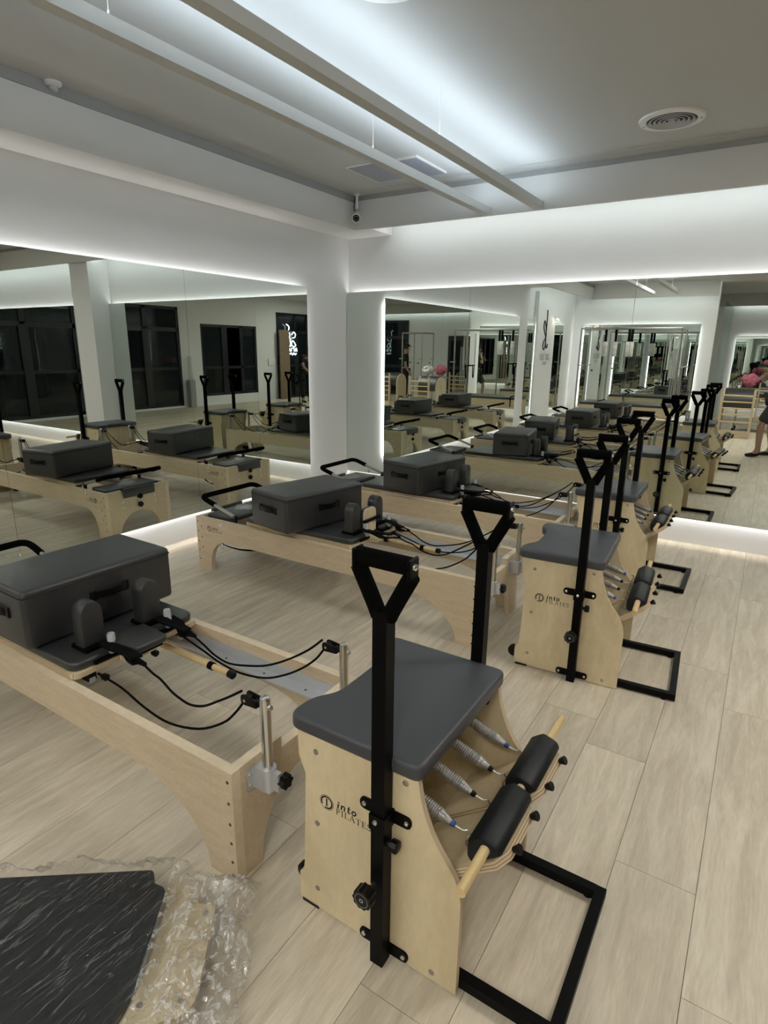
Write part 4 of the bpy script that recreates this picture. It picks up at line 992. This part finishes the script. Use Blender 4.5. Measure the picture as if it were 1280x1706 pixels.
# ------------------------------------------------------------------ odds and ends near the front
sh = empty('shelf_unit', (-1.35,-5.2,0)); tag(sh, 'tall white shelf unit beyond the front wall', 'shelf')
MB().box(-0.80,0,0,-0.78,0.9,2.5).build('back_panel', 'white_plastic', sh, None)
for y in (0.0,0.88): MB().box(-0.80,y,0,-0.45,y+0.02,2.5).build('side_panel', 'white_plastic', sh, None)
for z in (0.1,0.6,1.1,1.6,2.05,2.48): MB().box(-0.80,0.02,z,-0.45,0.88,z+0.02).build('shelf_board', 'white_plastic', sh, None)
gp = empty('glass_partition', (-1.05,-5.0,0)); tag(gp, 'clear glass partition beside the end of the front wall', 'glass partition')
for y in (-1.95,-0.98,-0.01): MB().box(-0.006,y,0.02,0.006,y+0.96,2.65).build('pane', 'clear_glass', gp, None)
ct = empty('laundry_cart', (-0.52,-3.95,0)); tag(ct, 'wire cart piled with cloths behind the ladder barrel', 'cart')
for x in (0,0.75):
    for y in (0,0.5): MB().cyl((x,y,0.06),(x,y,0.86),0.012,8).build('corner_post', 'steel', ct); MB().sphere((x,y,0.035),0.035,10,8).build('castor', 'black_plastic', ct)
for z in (0.15,0.5,0.84):
    MB().tube([(0,0,z),(0.75,0,z),(0.75,0.5,z),(0,0.5,z)],0.008,6,True).build('wire_rail', 'steel', ct)
for z in (0.15,0.84): MB().box(0,0,z,0.75,0.5,z+0.012).build('tray', 'grey_plastic', ct, None)
for i, (x, y, z, m_, lab) in enumerate([(-0.36,-3.72,0.86,'pink_cloth','bundle of pink cloth heaped on the wire cart'), (0.05,-3.72,0.86,'pale_cloth','bundle of pale cloth heaped on the wire cart')]):
    mb = MB(); mb.sphere((0,0,0.12),0.30,32,20,(0.50,0.66,0.42)); 
    for q in range(len(mb.v)):
        p = mb.v[q]; mb.v[q] = p + noise.noise_vector(p*11+Vector((i*5,0,0)))*0.06 + noise.noise_vector(p*28)*0.02
    o = mb.build('cloth_bundle', m_); o.location = (x, y, z+0.055); tag(o, lab, 'cloth')
fa = empty('pedestal_fan', (3.15,-1.95,0)); tag(fa, 'dark pedestal fan standing near the entrance', 'fan')
MB().lathe((0,0,0),(0,0,1),[(0,0.18),(0.02,0.17),(0.03,0.03)],20).build('base', 'black_plastic', fa); MB().cyl((0,0,0.03),(0,0,0.62),0.015,10).build('pole', 'black_plastic', fa)
c = Vector((0,0,0.72)); ax = Vector((-0.8,0.6,0)).normalized(); u_ = Vector((0,0,1)); v_ = ax.cross(u_)
mb = MB()
for rr, dz in ((0.20,0),(0.20,0.05),(0.14,0.06),(0.08,0.065)): mb.tube([c+ax*dz+(u_*math.cos(2*PI*k/28)+v_*math.sin(2*PI*k/28))*rr for k in range(28)],0.004,5,True)
for k in range(18): t = 2*PI*k/18; mb.tube([c+ax*0.065+(u_*math.cos(t)+v_*math.sin(t))*0.03, c+ax*0.05+(u_*math.cos(t)+v_*math.sin(t))*0.2, c+(u_*math.cos(t)+v_*math.sin(t))*0.2],0.003,4)
tag(mb.build('guard_wires', 'black_metal', fa), kind='stuff')
for k in range(3):
    t = 2*PI*k/3; e1 = u_*math.cos(t)+v_*math.sin(t); e2 = u_*math.cos(t+0.7)+v_*math.sin(t+0.7)
    MB().add([c+e1*0.03, c+e1*0.17+ax*0.015, c+e2*0.18+ax*0.03, c+e2*0.03+ax*0.01, c+e1*0.03+ax*0.004, c+e1*0.17+ax*0.019, c+e2*0.18+ax*0.034, c+e2*0.03+ax*0.014],[(0,1,2,3),(7,6,5,4),(0,4,5,1),(1,5,6,2),(2,6,7,3),(3,7,4,0)]).build('blade', 'black_plastic', fa)
MB().lathe(c-ax*0.10, ax, [(0,0.03),(0.02,0.05),(0.12,0.05),(0.14,0.02)],14).build('motor', 'black_plastic', fa)
dr = empty('door_1', (0.82, YFAR, 0)); struct(dr)
MB().box(-0.27,0,0,0.27,0.05,2.0).build('door_frame', 'window_frame', dr, None); MB().box(-0.17,0.05,1.05,0.17,0.056,1.85).build('pane', 'night_glass', dr, None); MB().box(-0.17,0.05,0.15,0.17,0.056,0.95).build('pane', 'night_glass', dr, None)
wn = empty('window_4', (3.1, YFAR, 0)); struct(wn)
MB().box(-0.5,0,0.05,0.5,0.05,2.5).build('window_frame', 'window_frame', wn, None)
for z0, z1 in ((0.15,0.95),(1.05,1.9),(2.0,2.42)): MB().box(-0.42,0.05,z0,0.42,0.056,z1).build('pane', 'night_glass', wn, None)

# ------------------------------------------------------------------ people
def skinned(name, verts, edges, mat, parent, sub=2, root=0):
    me = bpy.data.meshes.new(name); me.from_pydata([v[0] for v in verts], edges, [])
    me.materials.append(MATS[mat]); o = bpy.data.objects.new(name, me); COL.objects.link(o); o.parent = parent
    bm = bmesh.new(); bm.from_mesh(me); ly = bm.verts.layers.skin.verify(); bm.verts.ensure_lookup_table()
    for i, q in enumerate(bm.verts):
        rr = verts[i][1]; q[ly].radius = (rr, rr) if not isinstance(rr, tuple) else rr; q[ly].use_root = (i == root)
    bm.to_mesh(me); bm.free()
    sk = o.modifiers.new('skin', 'SKIN'); sk.use_smooth_shade = True
    ss = o.modifiers.new('sub', 'SUBSURF'); ss.levels = sub; ss.render_levels = sub
    return o
def person(loc, rz, J, label, legs_bare, cap=False, shoe='black_cloth'):
    """J: joint positions in the person's frame, y forward, x to the person's right"""
    R = empty('person', loc, rz); tag(R, label, 'person')
    V = lambda k: Vector(J[k])
    verts = []; edges = []; idx = {}
    def vt(k, p, r): idx[k] = len(verts); verts.append((tuple(p), r)); return idx[k]
    vt('pelvis', V('pelvis'), (0.135,0.10)); vt('waist', V('pelvis').lerp(V('chest'),0.45), (0.125,0.095)); vt('chest', V('chest'), (0.145,0.105)); vt('neckb', V('chest').lerp(V('neck'),0.75), (0.075,0.07))
    vt('neck', V('neck'), 0.055); vt('head0', V('neck').lerp(V('head'),0.45), (0.066,0.075)); vt('head', V('head'), (0.078,0.092)); vt('top', V('head')+ (V('head')-V('neck')).normalized()*0.075, (0.062,0.075))
    edges += [(0,1),(1,2),(2,3),(3,4),(4,5),(5,6),(6,7)]
    for s in ('l','r'):
        vt('sh'+s, V('sh'+s), 0.058); vt('el'+s, V('el'+s), 0.040); vt('fm'+s, V('el'+s).lerp(V('wr'+s),0.3), 0.040); vt('wr'+s, V('wr'+s), 0.026); 
        d = (V('wr'+s)-V('el'+s)).normalized(); vt('pl'+s, V('wr'+s)+d*0.07, (0.018,0.036))
        edges += [(idx['chest'],idx['sh'+s]),(idx['sh'+s],idx['el'+s]),(idx['el'+s],idx['fm'+s]),(idx['fm'+s],idx['wr'+s]),(idx['wr'+s],idx['pl'+s])]
        sd = Vector((1,0,0)) if s == 'r' else Vector((-1,0,0)); perp = d.cross(sd).normalized() if abs(d.dot(sd)) < 0.95 else Vector((0,0,1))
        for q, (a, l) in enumerate(((-0.030,0.062),(-0.010,0.075),(0.010,0.070),(0.030,0.052))):
            base = V('wr'+s)+d*0.075+perp*a; f1 = base+d*l*0.6; f2 = base+d*l*0.9+sd*(-0.018)
            n0 = vt('fa%s%d'%(s,q), base, 0.0095); n1 = vt('fb%s%d'%(s,q), f1, 0.0085); n2 = vt('fc%s%d'%(s,q), f2, 0.007)
            edges += [(idx['pl'+s], n0),(n0,n1),(n1,n2)]
        t0 = vt('ta'+s, V('wr'+s)+d*0.035-perp*0.045, 0.011); t1 = vt('tb'+s, V('wr'+s)+d*0.075-perp*0.062-sd*0.01, 0.009)
        edges += [(idx['wr'+s], t0),(t0,t1)]
        vt('hp'+s, V('hp'+s), 0.085); vt('kn'+s, V('kn'+s), 0.056); vt('cf'+s, V('kn'+s).lerp(V('an'+s),0.3), 0.056); vt('an'+s, V('an'+s), 0.036)
        vt('bl'+s, V('an'+s)+Vector((0,0.10,-0.045)), (0.038,0.026)); vt('to'+s, V('an'+s)+Vector((0,0.17,-0.055)), (0.036,0.018)); vt('he'+s, V('an'+s)+Vector((0,-0.035,-0.045)), 0.028)
        edges += [(0,idx['hp'+s]),(idx['hp'+s],idx['kn'+s]),(idx['kn'+s],idx['cf'+s]),(idx['cf'+s],idx['an'+s]),(idx['an'+s],idx['bl'+s]),(idx['bl'+s],idx['to'+s]),(idx['an'+s],idx['he'+s])]
    skinned('body', verts, edges, 'skin', R)
    # T-shirt
    tv = [(tuple(V('pelvis')+Vector((0,0,0.02))),(0.165,0.125)),(tuple(V('pelvis').lerp(V('chest'),0.5)),(0.155,0.118)),(tuple(V('chest')),(0.17,0.125)),(tuple(V('chest').lerp(V('neck'),0.62)),(0.09,0.085))]
    te = [(0,1),(1,2),(2,3)]
    for s in ('l','r'):
        a = len(tv); tv += [(tuple(V('sh'+s)),0.078),(tuple(V('sh'+s).lerp(V('el'+s),0.72)),0.066)]; te += [(2,a),(a,a+1)]
    skinned('tee_shirt', tv, te, 'black_cloth', R)
    pv = [(tuple(V('pelvis')+Vector((0,0,0.03))),(0.152,0.115))]; pe = []
    for s in ('l','r'):
        a = len(pv); end = V('kn'+s) if legs_bare else V('an'+s)+Vector((0,0,0.04))
        pv += [(tuple(V('hp'+s)),0.108)]
        if legs_bare: pv += [(tuple(V('hp'+s).lerp(V('kn'+s),0.95)),0.100)]; pe += [(0,a),(a,a+1)]
        else: pv += [(tuple(V('kn'+s)),0.078),(tuple(end),0.062)]; pe += [(0,a),(a,a+1),(a+1,a+2)]
    skinned('shorts' if legs_bare else 'trousers', pv, pe, 'grey_cloth' if legs_bare else 'black_cloth', R)
    for s in ('l','r'):
        a = V('an'+s)
        skinned('sock' if legs_bare else 'shoe', [(tuple(a+Vector((0,0,0.03))),0.042),(tuple(a+Vector((0,-0.02,-0.035))),0.042),(tuple(a+Vector((0,0.09,-0.042))),(0.046,0.034)),(tuple(a+Vector((0,0.18,-0.052))),(0.042,0.024))],[(0,1),(1,2),(2,3)], shoe, R)
    h = V('head'); up = (V('head')-V('neck')).normalized()
    fw = Vector((0,1,0)); fw = (fw-up*fw.dot(up)).normalized()
    mb = MB(); mb.sphere((0,0,0),0.105,20,14,(0.90,1.06,1.02))
    mb.v = [q for q in mb.v]
    rt = fw.cross(up)
    base = Matrix((rt, fw, up)).transposed().to_4x4(); base.translation = h+up*0.030
    keepf = []
    for f in mb.f:
        cc = sum((mb.v[i] for i in f), Vector())/len(f)
        if cc.z > (0.035 if cc.y > 0.02 else -0.065): keepf.append(f)
    mb.f = keepf; mb.mi = [0]*len(keepf); mb.xf(base); mb.build('hair', 'hair', R, 60)
    if cap:
        mb = MB(); mb.lathe((0,0,0.03),(0,0,1),[(0,0.108),(0.03,0.106),(0.06,0.085),(0.075,0.04)],18); mb.prism(rpoly([(-0.07,0.06),(0.07,0.06),(0.06,0.18),(-0.06,0.18)],0.04,4),'z',0.026,0.034); mb.xf(base).build('cap', 'black_cloth', R)
    # face: nose, eyes, mouth, ears
    def at(x, y, z): return h + rt*x + fw*y + up*z
    MB().sphere(at(0,0.098,-0.012),0.017,8,6,(0.8,1.0,1.5)).build('nose', 'skin', R)
    for e in (-1,1):
        MB().sphere(at(e*0.030,0.080,0.012),0.010,8,6).build('eye', 'white_plastic', R); MB().sphere(at(e*0.082,0.0,-0.005),0.022,8,6,(0.4,0.8,1.3)).build('ear', 'skin', R)
    MB().sphere(at(0,0.080,-0.052),0.018,8,6,(1.3,0.5,0.35)).build('mouth', 'pink_cloth', R)
    return R
stand = dict(pelvis=(0,0,0.93),chest=(0,0.0,1.28),neck=(0,0.01,1.46),head=(0,0.03,1.60),shl=(-0.185,0,1.38),shr=(0.185,0,1.38),ell=(-0.25,-0.02,1.09),elr=(0.25,-0.02,1.09),wrl=(-0.26,0.10,0.87),wrr=(0.26,0.10,0.87),
             hpl=(-0.095,0,0.90),hpr=(0.095,0,0.90),knl=(-0.11,0.02,0.49),knr=(0.11,0.02,0.49),anl=(-0.11,0,0.075),anr=(0.11,0,0.075))
photo = dict(stand); photo.update(ell=(-0.26,0.16,1.16),elr=(0.17,0.29,1.24),wrl=(-0.02,0.13,1.42),wrr=(0.07,0.10,1.45),head=(0.02,0.03,1.60),
             knr=(0.075,0.235,0.50),anr=(0.07,0.215,0.075),hpr=(0.09,0.03,0.90),knl=(-0.11,0.0,0.49),anl=(-0.11,-0.08,0.075))
person((0.15,-0.235,0), 1.10, photo, 'person in black tee and dark shorts taking the photo, seen in the mirror', True)
ph = MB().rbox(-0.037,-0.145,1.52,0.037,-0.137,1.668,0.003,2).build('phone', 'black_plastic'); ph.rotation_euler = (0,0,0.566)
ph.location = (-0.045,0.07,0); tag(ph, 'black phone held up by the person taking the photo', 'phone')
person((1.98,-5.75,0), 2.2, stand, 'person in black tee and cap standing beyond the spring tower', False, True)
bend = dict(stand); bend.update(chest=(0,0.17,1.22),neck=(0,0.27,1.38),head=(0,0.34,1.50),shl=(-0.185,0.20,1.32),shr=(0.185,0.20,1.32),ell=(-0.24,0.30,1.06),elr=(0.24,0.30,1.06),wrl=(-0.14,0.46,0.95),wrr=(0.14,0.46,0.90))
person((3.75,-2.95,0), 1.2, bend, 'person in dark clothes bending forward near the entrance', False)
